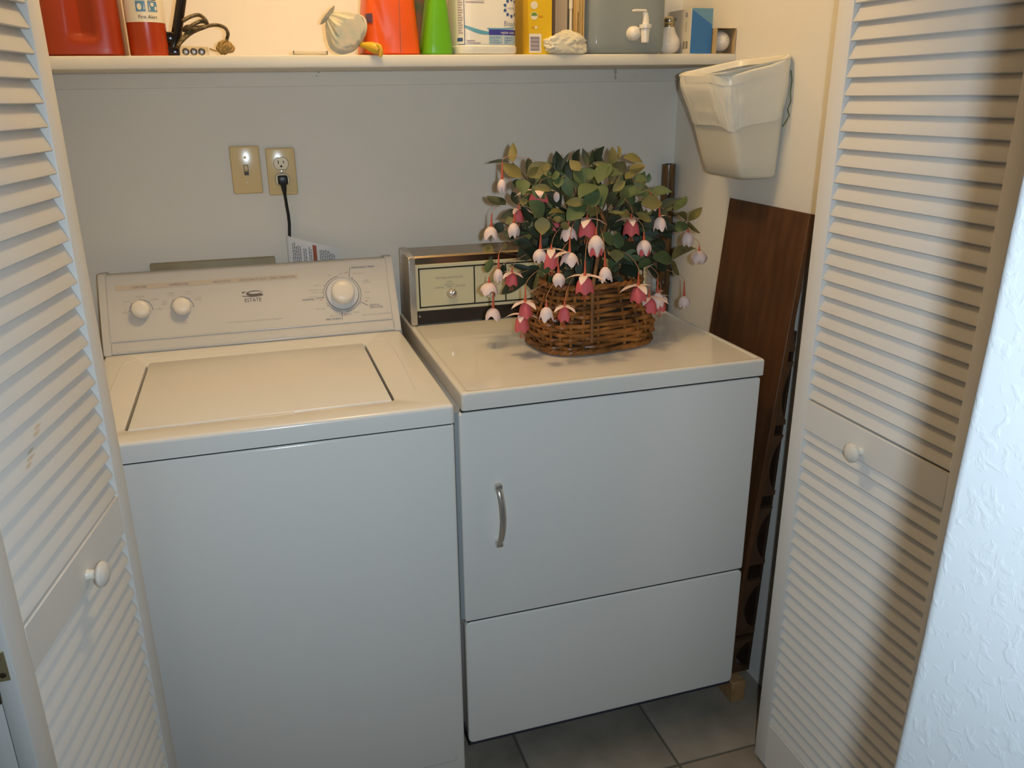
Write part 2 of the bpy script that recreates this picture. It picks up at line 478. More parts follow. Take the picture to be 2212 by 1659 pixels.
FLOWERS = [[0.21,0.36,1.297,0.211,0.36,1.333,0.209,0.36,1.267,0.0206,'W'],[0.183,0.36,1.193,0.187,0.36,1.222,0.181,0.36,1.164,0.0303,'W'],[0.228,0.33,1.203,0.234,0.33,1.22,0.226,0.33,1.17,0.028,'W'],[0.275,0.3,1.275,0.275,0.3,1.282,0.275,0.3,1.248,0.0437,'P'],[0.324,0.31,1.271,0.322,0.31,1.282,0.326,0.31,1.24,0.0247,'W'],[0.245,0.35,1.23,0.245,0.35,1.237,0.245,0.35,1.201,0.0272,'P'],[0.371,0.25,1.214,0.37,0.25,1.226,0.371,0.25,1.176,0.0407,'P'],[0.331,0.26,1.199,0.331,0.26,1.211,0.332,0.26,1.169,0.0336,'W'],[0.262,0.25,1.156,0.263,0.25,1.191,0.261,0.25,1.125,0.0313,'W'],[0.284,0.24,1.154,0.285,0.24,1.165,0.284,0.24,1.113,0.0343,'P'],[0.319,0.22,1.15,0.321,0.22,1.184,0.319,0.22,1.12,0.0362,'W'],[0.376,0.21,1.185,0.378,0.21,1.203,0.376,0.21,1.14,0.0351,'M'],[0.19,0.33,1.102,0.192,0.33,1.135,0.189,0.33,1.07,0.022,'W'],[0.17,0.34,1.069,0.171,0.34,1.083,0.169,0.34,1.043,0.0381,'W'],[0.286,0.2,1.111,0.283,0.2,1.13,0.287,0.2,1.081,0.0279,'W'],[0.335,0.17,1.106,0.335,0.17,1.14,0.335,0.17,1.069,0.0396,'P'],[0.176,0.33,1.012,0.177,0.33,1.051,0.175,0.33,0.984,0.0319,'W'],[0.224,0.24,1.042,0.224,0.24,1.076,0.224,0.24,1.007,0.0306,'P'],[0.219,0.25,1.012,0.218,0.25,1.031,0.219,0.25,0.973,0.033,'P'],[0.248,0.17,1.046,0.247,0.17,1.06,0.248,0.17,1.014,0.0277,'W'],[0.289,0.17,1.043,0.291,0.17,1.058,0.288,0.17,1.011,0.0269,'P'],[0.222,0.33,1.09,0.224,0.33,1.1,0.221,0.33,1.061,0.0296,'P'],[0.511,0.25,1.161,0.51,0.25,1.18,0.513,0.25,1.126,0.0336,'M'],[0.487,0.27,1.206,0.489,0.27,1.218,0.488,0.27,1.17,0.0377,'P'],[0.552,0.31,1.247,0.551,0.31,1.257,0.553,0.31,1.216,0.0374,'W'],[0.558,0.27,1.208,0.555,0.27,1.239,0.561,0.27,1.176,0.0275,'W'],[0.667,0.33,1.158,0.667,0.33,1.18,0.669,0.33,1.124,0.0301,'W'],[0.719,0.36,1.105,0.719,0.36,1.119,0.72,0.36,1.073,0.0413,'W'],[0.386,0.18,1.121,0.383,0.18,1.155,0.388,0.18,1.088,0.027,'W'],[0.487,0.22,1.063,0.487,0.22,1.094,0.488,0.22,1.027,0.0377,'P'],[0.563,0.27,1.031,0.563,0.27,1.066,0.565,0.27,0.994,0.0306,'W'],[0.536,0.26,1.023,0.537,0.26,1.043,0.537,0.26,0.985,0.039,'P'],[0.685,0.36,0.994,0.683,0.36,1.031,0.687,0.36,0.963,0.0291,'W'],[0.586,0.3,1.014,0.587,0.3,1.034,0.587,0.3,0.977,0.029,'P'],[0.331,0.34,1.204,0.331,0.34,1.213,0.331,0.34,1.177,0.0296,'P']]
CORD_A = [[-0.422, 0.507, 1.621], [-0.406, 0.515, 1.63], [-0.39, 0.523, 1.634], [-0.379, 0.507, 1.625], [-0.376, 0.515, 1.614], [-0.384, 0.523, 1.61], [-0.397, 0.507, 1.606], [-0.415, 0.515, 1.611], [-0.423, 0.523, 1.604], [-0.408, 0.507, 1.611], [-0.389, 0.515, 1.621], [-0.377, 0.523, 1.619], [-0.38, 0.507, 1.611], [-0.397, 0.515, 1.609], [-0.417, 0.523, 1.599], [-0.43, 0.507, 1.584], [-0.439, 0.515, 1.57]]
CORD_B = [[-0.438, 0.502, 1.573], [-0.422, 0.51, 1.589], [-0.407, 0.518, 1.6], [-0.388, 0.502, 1.607], [-0.372, 0.51, 1.613], [-0.356, 0.518, 1.615], [-0.342, 0.502, 1.609], [-0.337, 0.51, 1.599], [-0.34, 0.518, 1.589], [-0.343, 0.502, 1.577]]

# ------------------------------------------------------------------ setting
o = boxo('wall_back', -0.90, 0.93, 0.757, 0.84, FZ, 2.44, WALL)
struct(o, 'cream painted back wall of the closet', 'wall')
o = boxo('wall_right', 0.85, 0.93, -0.03, 0.757, FZ, 2.44, WALL)
struct(o, 'cream painted right side wall of the closet', 'wall')
o = boxo('wall_left', -0.90, -0.82, -0.03, 0.757, FZ, 2.44, WALL)
struct(o, 'cream painted left side wall of the closet', 'wall')
bm = bmesh.new()
box(bm, -1.30, -0.735, -0.14, -0.031, FZ, 2.44)
box(bm, 0.80, 1.35, -0.14, -0.031, FZ, 2.44)
box(bm, -0.735, 0.80, -0.14, -0.031, 2.04, 2.44)
struct(obj('wall_front', bm, WALL), 'wall around the closet opening', 'wall')
o = boxo('ceiling', -1.30, 1.35, -0.14, 0.84, 2.44, 2.50, CEIL)
struct(o, 'white ceiling of the closet', 'ceiling')

# textured wall end right beside the camera
bm = bmesh.new()
pts = [(0.27, -2.6), (0.0, -2.6)]
cr = 0.012
for i in range(7):
    a = R(180 - 90 * i / 6)
    pts.append((cr + cr * math.cos(a), -1.02 - cr + cr * math.sin(a)))
pts.append((0.27, -1.02))
pts[0] = (0.14, -2.6)
pts[-1] = (0.14, -1.02)
levels = [FZ + (2.44 - FZ) * i / 40 for i in range(41)]
rings = []
for z in levels:
    xo = 0.1275 + 0.034 * (z - 1.288)
    ring = []
    for k, (x, y) in enumerate(pts):
        wob = 0.0022 * noise.noise(Vector((z * 9, y * 4, 0.3))) if 1 < k < len(pts) - 1 else 0
        ring.append(bm.verts.new((xo + x + wob, y, z)))
    rings.append(ring)
for a, b in zip(rings, rings[1:]):
    for j in range(len(pts)):
        bm.faces.new((a[j], a[(j + 1) % len(pts)], b[(j + 1) % len(pts)], b[j]))
bm.faces.new(rings[0][::-1])
bm.faces.new(rings[-1])
struct(obj('wall_hall', bm, STUCCO), 'bright textured wall end at the right edge beside the louvered door', 'wall')

# floor: grout bed with one object for every tile
fl_o = boxo('floor', -1.3, 1.35, -2.6, 0.757, FZ - 0.06, FZ - 0.003, GROUT)
struct(fl_o, 'grey beige tiled floor', 'floor')
bm = bmesh.new()
box(bm, -0.171, 0.171, -0.171, 0.171, -0.012, 0, 0.0025, 2)
tile0 = obj('tile', bm, TILE)
tile0.data.materials[0] = TILE
first = True
for i in range(-3, 3):
    for j in range(-3, 3):
        cx = 0.332 + 0.348 * i
        cy = -0.07 + 0.174 + 0.348 * j
        if cy + 0.17 > 0.757:
            continue
        t = tile0 if first else tile0.copy()
        if not first:
            C.objects.link(t)
        first = False
        t.parent = fl_o
        t.location = (cx, cy, FZ)
        t.rotation_euler.z = 0

# an old plaster repair, a hair proud of the back wall
bm = bmesh.new()
top = [(-0.60 + 0.76 * i / 40, 1.186 + 0.006 * noise.noise(Vector((i * 0.21, 0, 0))) - (0.05 * ((i - 30) / 10) ** 2 if i > 30 else 0)) for i in range(41)]
prism(bm, top + [(0.16, 0.86), (-0.60, 0.86)], lambda p, q, d: (p, d, q), 0.7562, 0.7575)
pt = obj('plaster_patch', bm, WALL, bpy.data.objects['wall_back'], smooth=False)

# cleat under the shelf
def zshelf(x):
    return 1.5579 + 0.00926 * x


def shear_box(bm, x0, x1, y0, y1, dz0, dz1, bev=0.0):
    vs = box(bm, x0, x1, y0, y1, dz0, dz1, bev, 2)
    for v in vs:
        v.co.z += zshelf(v.co.x)


bm = bmesh.new()
shear_box(bm, -0.82, 0.85, 0.741, 0.757, -0.0585, -0.0255, 0.002)
struct(obj('trim_1', bm, WALL), 'painted cleat strip fixed to the back wall under the shelf', 'trim')
pr = Print(lambda u, v: (u, 0.7405, v))
SM = random.Random(2)
for (cx_, cz_, w_, h_) in ((0.649, 1.533, 0.0045, 0.010), (0.650, 1.517, 0.0035, 0.006), (-0.137, 1.531, 0.004, 0.003), (-0.143, 1.521, 0.002, 0.002), (0.42, 1.523, 0.0012, 0.0012), (0.71, 1.522, 0.002, 0.0012), (-0.60, 1.527, 0.0015, 0.0015)):
    pr.poly([(cx_ + w_ * math.cos(2 * PI * k / 9) * SM.uniform(0.7, 1.2), cz_ + h_ * math.sin(2 * PI * k / 9) * SM.uniform(0.7, 1.2)) for k in range(9)])
sc_o = pr.done('scuff_marks', mat('scuff', (0.46, 0.42, 0.34, 1), 0.8), None)
sc_o.parent = bpy.data.objects['trim_1']
bm = bmesh.new()
shear_box(bm, -0.82, 0.85, 0.4714, 0.757, -0.0255, 0.0, 0.004)
sh = obj('wall_shelf', bm, SHELFM)
tag(sh, 'long white painted shelf across the back of the closet', 'shelf')

# ------------------------------------------------------------------ louvered bifold doors
LT = 0.022
ZB, ZT = FZ + 0.011, 1.99


def leaf_mesh(L, sw=0.042, sn=0.042):
    bm = bmesh.new()
    box(bm, 0, sw, 0, LT, ZB, ZT, 0.0025, 2)
    box(bm, L - sn, L, 0, LT, ZB, ZT, 0.0025, 2)
    for z0, z1 in ((ZB, 0.086), (0.829, 0.892), (1.925, ZT)):
        box(bm, sw - 0.001, L - sn + 0.001, 0.0006, LT - 0.0006, z0, z1, 0.0012, 1)
    return bm


def slat_mesh(L, sw=0.042, sn=0.042):
    bm = bmesh.new()
    M = Matrix.Translation((0, 0.0012, 0)) @ Matrix.Rotation(R(-23), 4, 'X')
    box(bm, sw - 0.002, L - sn + 0.002, 0.0, 0.0055, 0.0, 0.040, 0.0018, 2, M=M)
    return bm


KNOB_PROF = [(0.0075, 0), (0.0062, 0.004), (0.0058, 0.012), (0.0085, 0.0155), (0.0135, 0.0180), (0.0162, 0.0225), (0.0160, 0.0270), (0.0125, 0.0315), (0.0065, 0.0338), (0.0012, 0.0343)]


def make_leaf(door, L, loc, ang, knob_x, sn=0.042):
    bm = leaf_mesh(L, 0.042, sn)
    lf = obj('leaf', bm, DOOR)
    lf.parent = door
    lf.location = loc
    lf.rotation_euler.z = ang
    sl = obj('slat', slat_mesh(L, 0.042, sn), DOOR)
    zs = [0.808 - 0.03 * k for k in range(25)] + [0.897 + 0.03 * k for k in range(34)]
    for i, z in enumerate(zs):
        s = sl if i == 0 else sl.copy()
        if i:
            C.objects.link(s)
        s.parent = lf
        s.location = (0, 0, z)
    if knob_x is not None:
        bm = bmesh.new()
        lathe(bm, [(r_ * 1.12, h_ * 0.80) for r_, h_ in KNOB_PROF], Matrix.Translation((knob_x, 0.0005, 0.848)) @ Matrix.Rotation(R(90), 4, 'X'), 28)
        k = obj('knob', bm, PLAST_W)
        k.parent = lf
    return lf


d1 = thing('door_1', 'white louvered bifold door folded open on the left', 'door', (0, 0, 0), None, 'structure')
ld = Vector((-0.179, -0.984)).normalized()
near = Vector((-0.575, -0.163)) + ld * 0.379
lead = make_leaf(d1, 0.421, (near.x, near.y, 0), math.atan2(-ld.y, -ld.x), 0.225)
farj = Vector((-0.708, -0.105))
nearj = Vector((near.x - 0.0225 - 0.0225, -0.536))
dj = (nearj - farj)
jl = make_leaf(d1, 0.421, (farj.x, farj.y, 0), math.atan2(dj.y, dj.x), None)
jl['label'] = 'folded leaf behind, only its edge showing'
# hinges across the two leaf edges
hx = near.x - 0.0225
BRONZE = mat('dark_bronze', (0.10, 0.065, 0.04, 1), 0.4, metal=0.6)
for hz in (0.874, 1.72, 0.15):
    bm = bmesh.new()
    for sx in (-1, 1):
        xa, xb = sorted((hx + sx * 0.003, hx + sx * 0.0175))
        box(bm, xa, xb, near.y - 0.0022, near.y - 0.0006, hz - 0.0195, hz + 0.0195, 0.0007, 1)
    hg = obj('hinge', bm, BRASS, d1)
    bm = bmesh.new()
    tube(bm, [(hx, near.y - 0.003, hz - 0.046), (hx, near.y - 0.003, hz - 0.02), (hx, near.y - 0.003, hz + 0.02)], [0.0045, 0.0052, 0.0052], 12)
    obj('hinge_barrel', bm, BRONZE, hg)
    for dz in (-0.011, 0.011):
        for sx in (-1, 1):
            bm = bmesh.new()
            lathe(bm, [(0.0036, 0), (0.003, 0.0012), (0.0008, 0.0015)], Matrix.Translation((hx + sx * 0.0115 - 0.002 * (dz > 0) * sx, near.y - 0.0022, hz + dz)) @ Matrix.Rotation(R(90), 4, 'X'), 12)
            obj('screw', bm, BRONZE, hg)

# old brown smear on two slats of the left door
Ms = Matrix.Translation((0, 0.0012, 0)) @ Matrix.Rotation(R(-23), 4, 'X')
for zs_, strokes in ((1.047, ((0.130, 0.150, 0.008), (0.140, 0.166, 0.013), (0.150, 0.172, 0.019))), (1.077, ((0.162, 0.186, 0.006), (0.172, 0.196, 0.011)))):
    pr = Print(lambda u, w, zs_=zs_: Matrix.Translation((0, 0, zs_)) @ Ms @ Vector((u, -0.0003, w)))
    for a_, b_, w_ in strokes:
        pr.poly([(a_, w_ - 0.0014), ((a_ + b_) / 2, w_ - 0.0022), (b_, w_ + 0.0006), ((a_ + b_) / 2 + 0.004, w_ + 0.0020), (a_ + 0.004, w_ + 0.0012)])
    so = pr.done('stain', mat('brown_smear', (0.64, 0.55, 0.43, 1), 0.6), None)
    so.parent = lead

d2 = thing('door_2', 'white louvered bifold door folded open on the right', 'door', (0, 0, 0), None, 'structure')
make_leaf(d2, 0.449, (0.69, -0.103, 0), R(-90), 0.205, 0.0455)
v = Vector((0.745, -0.552))
w = Vector((0.772, -0.105))
jl2 = make_leaf(d2, 0.449, (v.x, v.y, 0), math.atan2(w.y - v.y, w.x - v.x), None)
jl2['label'] = 'second leaf hidden behind the front one'

# ------------------------------------------------------------------ switch and outlet on the back wall
YW = 0.757


def plate_shape(bm, cx, cz):
    box(bm, cx - 0.035, cx + 0.035, YW - 0.006, YW - 0.0005, cz - 0.0572, cz + 0.0572, 0.0045, 4)


def wall_map(cx, cz, dy):
    return lambda u, v: (cx + u, YW - dy, cz + v)


sx_, sz_ = -0.3302, 1.3041
sw = thing('light_switch', 'ivory toggle light switch plate on the wall, left of the outlet', 'switch', (sx_, YW, sz_))
bm = bmesh.new()
plate_shape(bm, sx_, sz_)
obj('plate', bm, IVORY, sw)
bm = bmesh.new()
box(bm, sx_ - 0.0055, sx_ + 0.0055, YW - 0.0068, YW - 0.0055, sz_ - 0.0125, sz_ + 0.0125)
obj('toggle_slot', bm, mat('slot_brown', (0.07, 0.05, 0.03, 1)), sw)
bm = bmesh.new()
M = Matrix.Translation((sx_, YW - 0.006, sz_ + 0.001)) @ Matrix.Rotation(R(-28), 4, 'X')
box(bm, -0.0042, 0.0042, -0.014, 0.002, -0.0052, 0.0052, 0.001, 2, M=M)
obj('toggle', bm, IVORY2, sw)
for dz in (-0.030, 0.030):
    bm = bmesh.new()
    lathe(bm, [(0.0034, 0), (0.0030, 0.0013), (0.0006, 0.0017)], Matrix.Translation((sx_, YW - 0.006, sz_ + dz)) @ Matrix.Rotation(R(90), 4, 'X'), 14)
    obj('screw', bm, IVORY2, sw)

ox, oz = -0.2459, 1.2976
ou = thing('power_outlet', 'ivory duplex power outlet with a black plug in its lower socket', 'outlet', (ox, YW, oz))
bm = bmesh.new()
plate_shape(bm, ox, oz)
obj('plate', bm, IVORY, ou)
for dz in (0.0195, -0.0195):
    bm = bmesh.new()
    poly = []
    for i in range(32):
        a = 2 * PI * i / 32
        poly.append((0.0172 * math.cos(a), max(-0.0143, min(0.0143, 0.0172 * math.sin(a)))))
    prism(bm, poly, lambda p, q, d: (ox + p, YW - d, oz + dz + q), 0.004, 0.0075)
    rc = obj('receptacle', bm, IVORY2, ou)
    pr = Print(wall_map(ox, oz + dz, 0.0064))
    pts_o = [(0.0182 * math.cos(2 * PI * i / 32), max(-0.0153, min(0.0153, 0.0182 * math.sin(2 * PI * i / 32)))) for i in range(32)]
    pr.poly(pts_o)
    pr.done('receptacle_gap', mat('slot_brown', (0.07, 0.05, 0.03, 1)), rc)
    pr = Print(wall_map(ox, oz + dz, 0.0077))
    pr.rect(-0.0072, -0.0052, -0.0005, 0.0075).rect(0.0052, 0.0070, 0.0005, 0.0070).disc(0, -0.0065, 0.0026, 0.0026)
    pr.done('socket_slots', DARKGAP, rc)
bm = bmesh.new()
lathe(bm, [(0.0034, 0), (0.0030, 0.0013), (0.0006, 0.0017)], Matrix.Translation((ox, YW - 0.006, oz)) @ Matrix.Rotation(R(90), 4, 'X'), 14)
obj('screw', bm, mat('steel_screw', (0.5, 0.48, 0.42, 1), 0.3, metal=1.0), ou)

# washer cord with its plug and warning tag
cordt = thing('appliance_cable', 'black appliance cord hanging from the outlet with a white warning tag', 'cord', (-0.245, 0.74, 1.09))
bm = bmesh.new()
loft_secs = []
box(bm, ox - 0.0118, ox + 0.0118, YW - 0.032, YW - 0.0078, oz - 0.0195 - 0.011, oz - 0.0195 + 0.0115, 0.004, 3)
pz = oz - 0.0195
tube(bm, [(ox, YW - 0.022, pz - 0.006), (ox + 0.001, YW - 0.022, pz - 0.022), (ox + 0.0015, YW - 0.021, pz - 0.036)], [0.0105, 0.0085, 0.0050], 14, flat=0.75)
obj('plug', bm, BLACK, cordt)
bm = bmesh.new()
cp = [(ox + 0.0012, 0.735, 1.246), (-0.2435, 0.737, 1.232), (-0.2425, 0.739, 1.214), (-0.2405, 0.741, 1.192), (-0.2400, 0.742, 1.170), (-0.2425, 0.742, 1.140), (-0.2450, 0.742, 1.100), (-0.247, 0.742, 1.04), (-0.249, 0.742, 0.96)]
tube(bm, cp, 0.0038, 12)
obj('cable', bm, BLACK, cordt)
TAGW = mat('tag_paper', (0.72, 0.72, 0.72, 1), 0.25)
bm = bmesh.new()
gx = lambda u: 0.728 - 0.010 * math.sin(u * 3.0)
N = 14
va, vb = [], []
tA = [(-0.2475, 1.140), (-0.128, 1.104)]
for i in range(N + 1):
    u = i / N
    x = -0.2475 + 0.1195 * u
    zt = 1.1405 - 0.0365 * u
    zb = 1.020 - 0.006 * u
    va.append((x, gx(u), zt))
    vb.append((x, gx(u), zb))
top_f = [bm.verts.new(p) for p in va]
bot_f = [bm.verts.new(p) for p in vb]
top_b = [bm.verts.new((p[0], p[1] + 0.0008, p[2])) for p in va]
bot_b = [bm.verts.new((p[0], p[1] + 0.0008, p[2])) for p in vb]
for i in range(N):
    bm.faces.new((top_f[i], bot_f[i], bot_f[i + 1], top_f[i + 1]))
    bm.faces.new((top_b[i], top_b[i + 1], bot_b[i + 1], bot_b[i]))
    bm.faces.new((top_f[i], top_f[i + 1], top_b[i + 1], top_b[i]))
tube(bm, [(-0.246, 0.742, 1.139), (-0.247, 0.742, 1.03)], 0.0052, 10)
tg = obj('warning_tag', bm, TAGW, cordt)
tag_map = lambda u, v: (-0.2475 + 0.1195 * u, gx(u) - 0.0008, (1.1405 - 0.0365 * u) - v)
pr = Print(tag_map)
rr = random.Random(3)
for col in range(24):
    u = 0.07 + col * 0.037
    if 0.46 < u < 0.60 or rr.random() < 0.12:
        continue
    v = 0.010 + 0.012 * rr.random()
    while v < 0.10:
        ln = 0.003 + 0.006 * rr.random()
        pr.rect(u, u + 0.018, v, v + ln)
        v += ln + 0.0016
pr.done('tag_print', mat('tag_ink', (0.16, 0.16, 0.17, 1), 0.5), tg)
pr = Print(tag_map)
pr.rect(0.485, 0.565, 0.006, 0.112)
pr.done('tag_stripe', mat('tag_brown', (0.30, 0.075, 0.02, 1), 0.4), tg)

# recessed hose box behind the washer
bx = thing('hose_box', 'khaki plumbing box cover on the wall behind the washer console', 'box', (-0.43, YW, 1.0))
bm = bmesh.new()
box(bm, -0.581, -0.284, 0.733, YW - 0.0005, 0.93, 1.0885, 0.003, 2)
obj('cover', bm, mat('khaki_plastic', (0.36, 0.31, 0.18, 1), 0.5, var=0.2, vscale=20), bx)
bm = bmesh.new()
box(bm, -0.565, -0.300, 0.7305, 0.7332, 0.945, 1.073, 0.001, 1)
obj('door_panel', bm, mat('khaki_plastic', (0.36, 0.31, 0.18, 1)), bx)

# ------------------------------------------------------------------ washing machine
WX0, WX1, WZ = -0.6865, 0.0, 0.914
wm = thing('washing_machine', 'white top-loading washing machine with lid closed, left of the dryer', 'washing machine', (-0.343, 0.33, FZ))
bm = bmesh.new()
box(bm, WX0 + 0.001, WX1 - 0.001, 0.002, 0.66, FZ + 0.018, 0.8728, 0.006, 3)
obj('cabinet', bm, ENAMEL, wm)
bm = bmesh.new()
box(bm, WX0 + 0.006, WX1 - 0.006, 0.0050, 0.65, 0.8715, 0.8772)
obj('seam', bm, DARKGAP, wm)
for fx in (WX0 + 0.06, WX1 - 0.06):
    for fy in (0.06, 0.60):
        bm = bmesh.new()
        lathe(bm, [(0.022, FZ), (0.022, FZ + 0.012), (0.008, FZ + 0.014), (0.008, FZ + 0.03)], Matrix.Translation((fx, fy, 0)), 16)
        obj('foot', bm, BLACK, wm)
pr = Print(lambda u, v: (u, 0.0014, v))
pr.rect(-0.64, -0.03, 0.0600, 0.0612)
pr.arc(-0.03, 0.070, 0.0088, 0.0100, -90, 0, 6)
pr.done('toe_seam', INKL, wm)


def tray(bm, x0, x1, y0, y1, z0, z1, ix0, ix1, iy0, iy1, depth, bev=0.008, rc=0.02, slope=0.004):
    """slab with a recess in its top"""
    def rr_(ax0, ax1, ay0, ay1, r, z, n=5):
        out = []
        for cx, cy, a0 in ((ax1 - r, ay1 - r, 0), (ax0 + r, ay1 - r, 90), (ax0 + r, ay0 + r, 180), (ax1 - r, ay0 + r, 270)):
            for i in range(n + 1):
                a = R(a0 + 90 * i / n)
                out.append(bm.verts.new((cx + r * math.cos(a), cy + r * math.sin(a), z)))
        return out
    rings = [rr_(x0, x1, y0, y1, rc * 0.6, z0)]
    for i in range(5):
        a = R(90 * i / 4)
        k = bev * (1 - math.cos(a))
        rings.append(rr_(x0 + k, x1 - k, y0 + k, y1 - k, max(0.003, rc * 0.6 - k * 0.3), z1 - bev + bev * math.sin(a)))
    rings.append(rr_(ix0 - slope, ix1 + slope, iy0 - slope, iy1 + slope, rc + slope, z1))
    rings.append(rr_(ix0 - slope * 0.3, ix1 + slope * 0.3, iy0 - slope * 0.3, iy1 + slope * 0.3, rc, z1 - slope * 0.4))
    rings.append(rr_(ix0, ix1, iy0, iy1, rc, z1 - depth))
    n = len(rings[0])
    for a, b in zip(rings, rings[1:]):
        for j in range(n):
            bm.faces.new((a[j], a[(j + 1) % n], b[(j + 1) % n], b[j]))
    bm.faces.new(rings[0][::-1])
    bm.faces.new(rings[-1])


LX0, LX1, LY0, LY1 = -0.588, -0.1045, 0.060, 0.478
bm = bmesh.new()
tray(bm, WX0, WX1, -0.001, 0.664, 0.8765, WZ, LX0, LX1, LY0, LY1, 0.012, bev=0.0075, rc=0.016)
obj('top_deck', bm, ENAMEL, wm, ang=50)
for sx in (LX0 + 0.0022, LX1 - 0.0022):
    bm = bmesh.new()
    box(bm, sx - 0.0022, sx + 0.0022, LY0 + 0.012, LY1 - 0.012, WZ - 0.0125, WZ - 0.0105)
    obj('lid_gap', bm, DARKGAP, wm)
bm = bmesh.new()
box(bm, LX0 + 0.0042, LX1 - 0.0042, LY0 + 0.0015, LY1 - 0.0015, WZ - 0.0105, WZ + 0.0012, 0.0035, 3)
lid = obj('lid', bm, ENAMEL, wm)
bm = bmesh.new()
box(bm, -0.395, -0.295, LY0 - 0.010, LY0 + 0.0016, WZ - 0.0015, WZ + 0.0004, 0.0006, 1)
obj('lid_lip', bm, ENAMEL, lid)
# shallow drip moulding on the deck
for pts_ in ([(-0.055, 0.10, WZ), (-0.048, 0.30, WZ), (-0.050, 0.47, WZ), (-0.066, 0.505, WZ), (-0.11, 0.517, WZ), (-0.34, 0.519, WZ), (-0.58, 0.517, WZ), (-0.625, 0.50, WZ), (-0.640, 0.46, WZ), (-0.640, 0.30, WZ)],):
    bm = bmesh.new()
    tube(bm, smooth_path([(x, y, z - 0.0015) for x, y, z in pts_]), 0.0026, 8, flat=0.9)
    obj('drip_moulding', bm, ENAMEL, wm)

# console: local (u, s, h) on the sloping face
CY, CZ = 0.5655, 0.914
SY, SZ = 0.470, 0.8826


def con(u, s, h=0.0):
    return (u, CY + SY * s - SZ * h, CZ + SZ * s + SY * h)


prof = [(0.0, 0.0), (0.0, 0.0045), (0.024, 0.0045), (0.0275, 0.001), (0.034, 0.001), (0.036, 0.0), (0.186, 0.0), (0.1925, -0.0035), (0.1950, -0.010)]
poly = [con(0, s, h)[1:] for s, h in prof]
poly += [(0.700, 1.079), (0.706, 1.070), (0.706, 0.914)]
bm = bmesh.new()
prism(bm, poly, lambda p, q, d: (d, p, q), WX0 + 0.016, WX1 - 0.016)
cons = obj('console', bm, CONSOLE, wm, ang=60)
GLOSSC = mat('console_trim', (0.57, 0.56, 0.54, 1), 0.16)
for s_, h_, r_ in ((0.031, 0.0012, 0.0022), (0.0035, 0.0040, 0.0026)):
    bm = bmesh.new()
    tube(bm, [con(WX0 + 0.0165 + (WX1 - WX0 - 0.033) * k / 20, s_, h_) for k in range(21)], r_, 12)
    obj('trim_ridge', bm, GLOSSC, cons)
capprof = [(-0.002, 0.0065), (0.026, 0.0065), (0.03, 0.0035), (0.188, 0.0030), (0.1965, -0.002), (0.199, -0.012)]
cpoly = [con(0, s, h)[1:] for s, h in capprof] + [(0.704, 1.082), (0.709, 1.072), (0.709, 0.913)]
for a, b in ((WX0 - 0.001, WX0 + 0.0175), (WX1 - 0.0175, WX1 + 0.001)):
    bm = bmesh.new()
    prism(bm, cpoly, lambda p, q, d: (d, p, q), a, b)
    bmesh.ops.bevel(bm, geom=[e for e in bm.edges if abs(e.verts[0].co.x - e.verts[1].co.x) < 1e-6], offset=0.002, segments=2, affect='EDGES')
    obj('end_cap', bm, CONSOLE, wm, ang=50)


def cpr():
    return Print(lambda u, v: con(u, v, 0.0006))


def knob(name, u, s, prof, m, parent, n=36):
    X, Y, Zv = Vector((1, 0, 0)), Vector((0, SY, SZ)), Vector((0, -SZ, SY))
    M = Matrix.Translation(con(u, s)) @ Matrix((X, Y, Zv)).transposed().to_4x4()
    bm = bmesh.new()
    lathe(bm, prof, M, n)
    return obj(name, bm, m, parent, ang=45)


KP = [(0.0205, 0.001), (0.0208, 0.012), (0.0200, 0.018), (0.0170, 0.0215), (0.0100, 0.0235), (0.001, 0.0240)]
for ku in (-0.600, -0.510):
    k = knob('knob', ku, 0.102, KP, PLAST_W, cons)
skirt = knob('dial_skirt', -0.1335, 0.1055, [(0.0395, 0.001), (0.0400, 0.004), (0.0385, 0.0062), (0.0345, 0.0068), (0.030, 0.005)], mat('clear_skirt', (0.66, 0.66, 0.66, 1), 0.15), cons, 48)
knob('dial', -0.1335, 0.1055, [(0.0285, 0.004), (0.0290, 0.020), (0.0275, 0.027), (0.0235, 0.0300), (0.0120, 0.0315), (0.001, 0.0318)], PLAST_W, cons, 48)
bar = Print(lambda u, v: con(u, v, 0.0004))
bar.rect(-0.652, -0.236, 0.1530, 0.1650)
bar.done('print_bar', TAN, cons)
p = cpr()
p.text('LOAD SIZE', -0.600, 0.1562, 0.0068)
p.text('TEMPERATURE', -0.513, 0.1562, 0.0068)
p.text('HEAVY DUTY', -0.415, 0.1562, 0.0068)
p.text('LARGE CAPACITY PLUS', -0.345, 0.1562, 0.0062)
p.text('2 SPEED COMBINATIONS', -0.275, 0.1562, 0.0062, sx=0.9)
for ku in (-0.600, -0.510):
    p.arc(ku, 0.102, 0.0245, 0.0256, -4, 184, 30)
p.arc(-0.1335, 0.1055, 0.0455, 0.0466, 98, 183, 24)
p.arc(-0.1335, 0.1055, 0.0455, 0.0466, -30, 58, 24)
p.arc(-0.1335, 0.1055, 0.0455, 0.0466, 205, 258, 18)
p.arc(-0.1335, 0.1055, 0.0455, 0.0466, 275, 328, 18)
p.arc(-0.1335, 0.1055, 0.0405, 0.0414, 0, 360, 48)
p.line(-0.1335 + 0.0455 * math.cos(R(62)), 0.1055 + 0.0455 * math.sin(R(62)), -0.107, 0.172, 0.0011)
p.line(-0.1335 + 0.0455 * math.cos(R(-30)), 0.1055 + 0.0455 * math.sin(R(-30)), -0.074, 0.0705, 0.0011)
p.line(-0.1335 + 0.0455 * math.cos(R(187)), 0.1055 + 0.0455 * math.sin(R(187)), -0.199, 0.0985, 0.0011)
p.line(-0.1405, 0.0600, -0.1415, 0.0385, 0.0011)
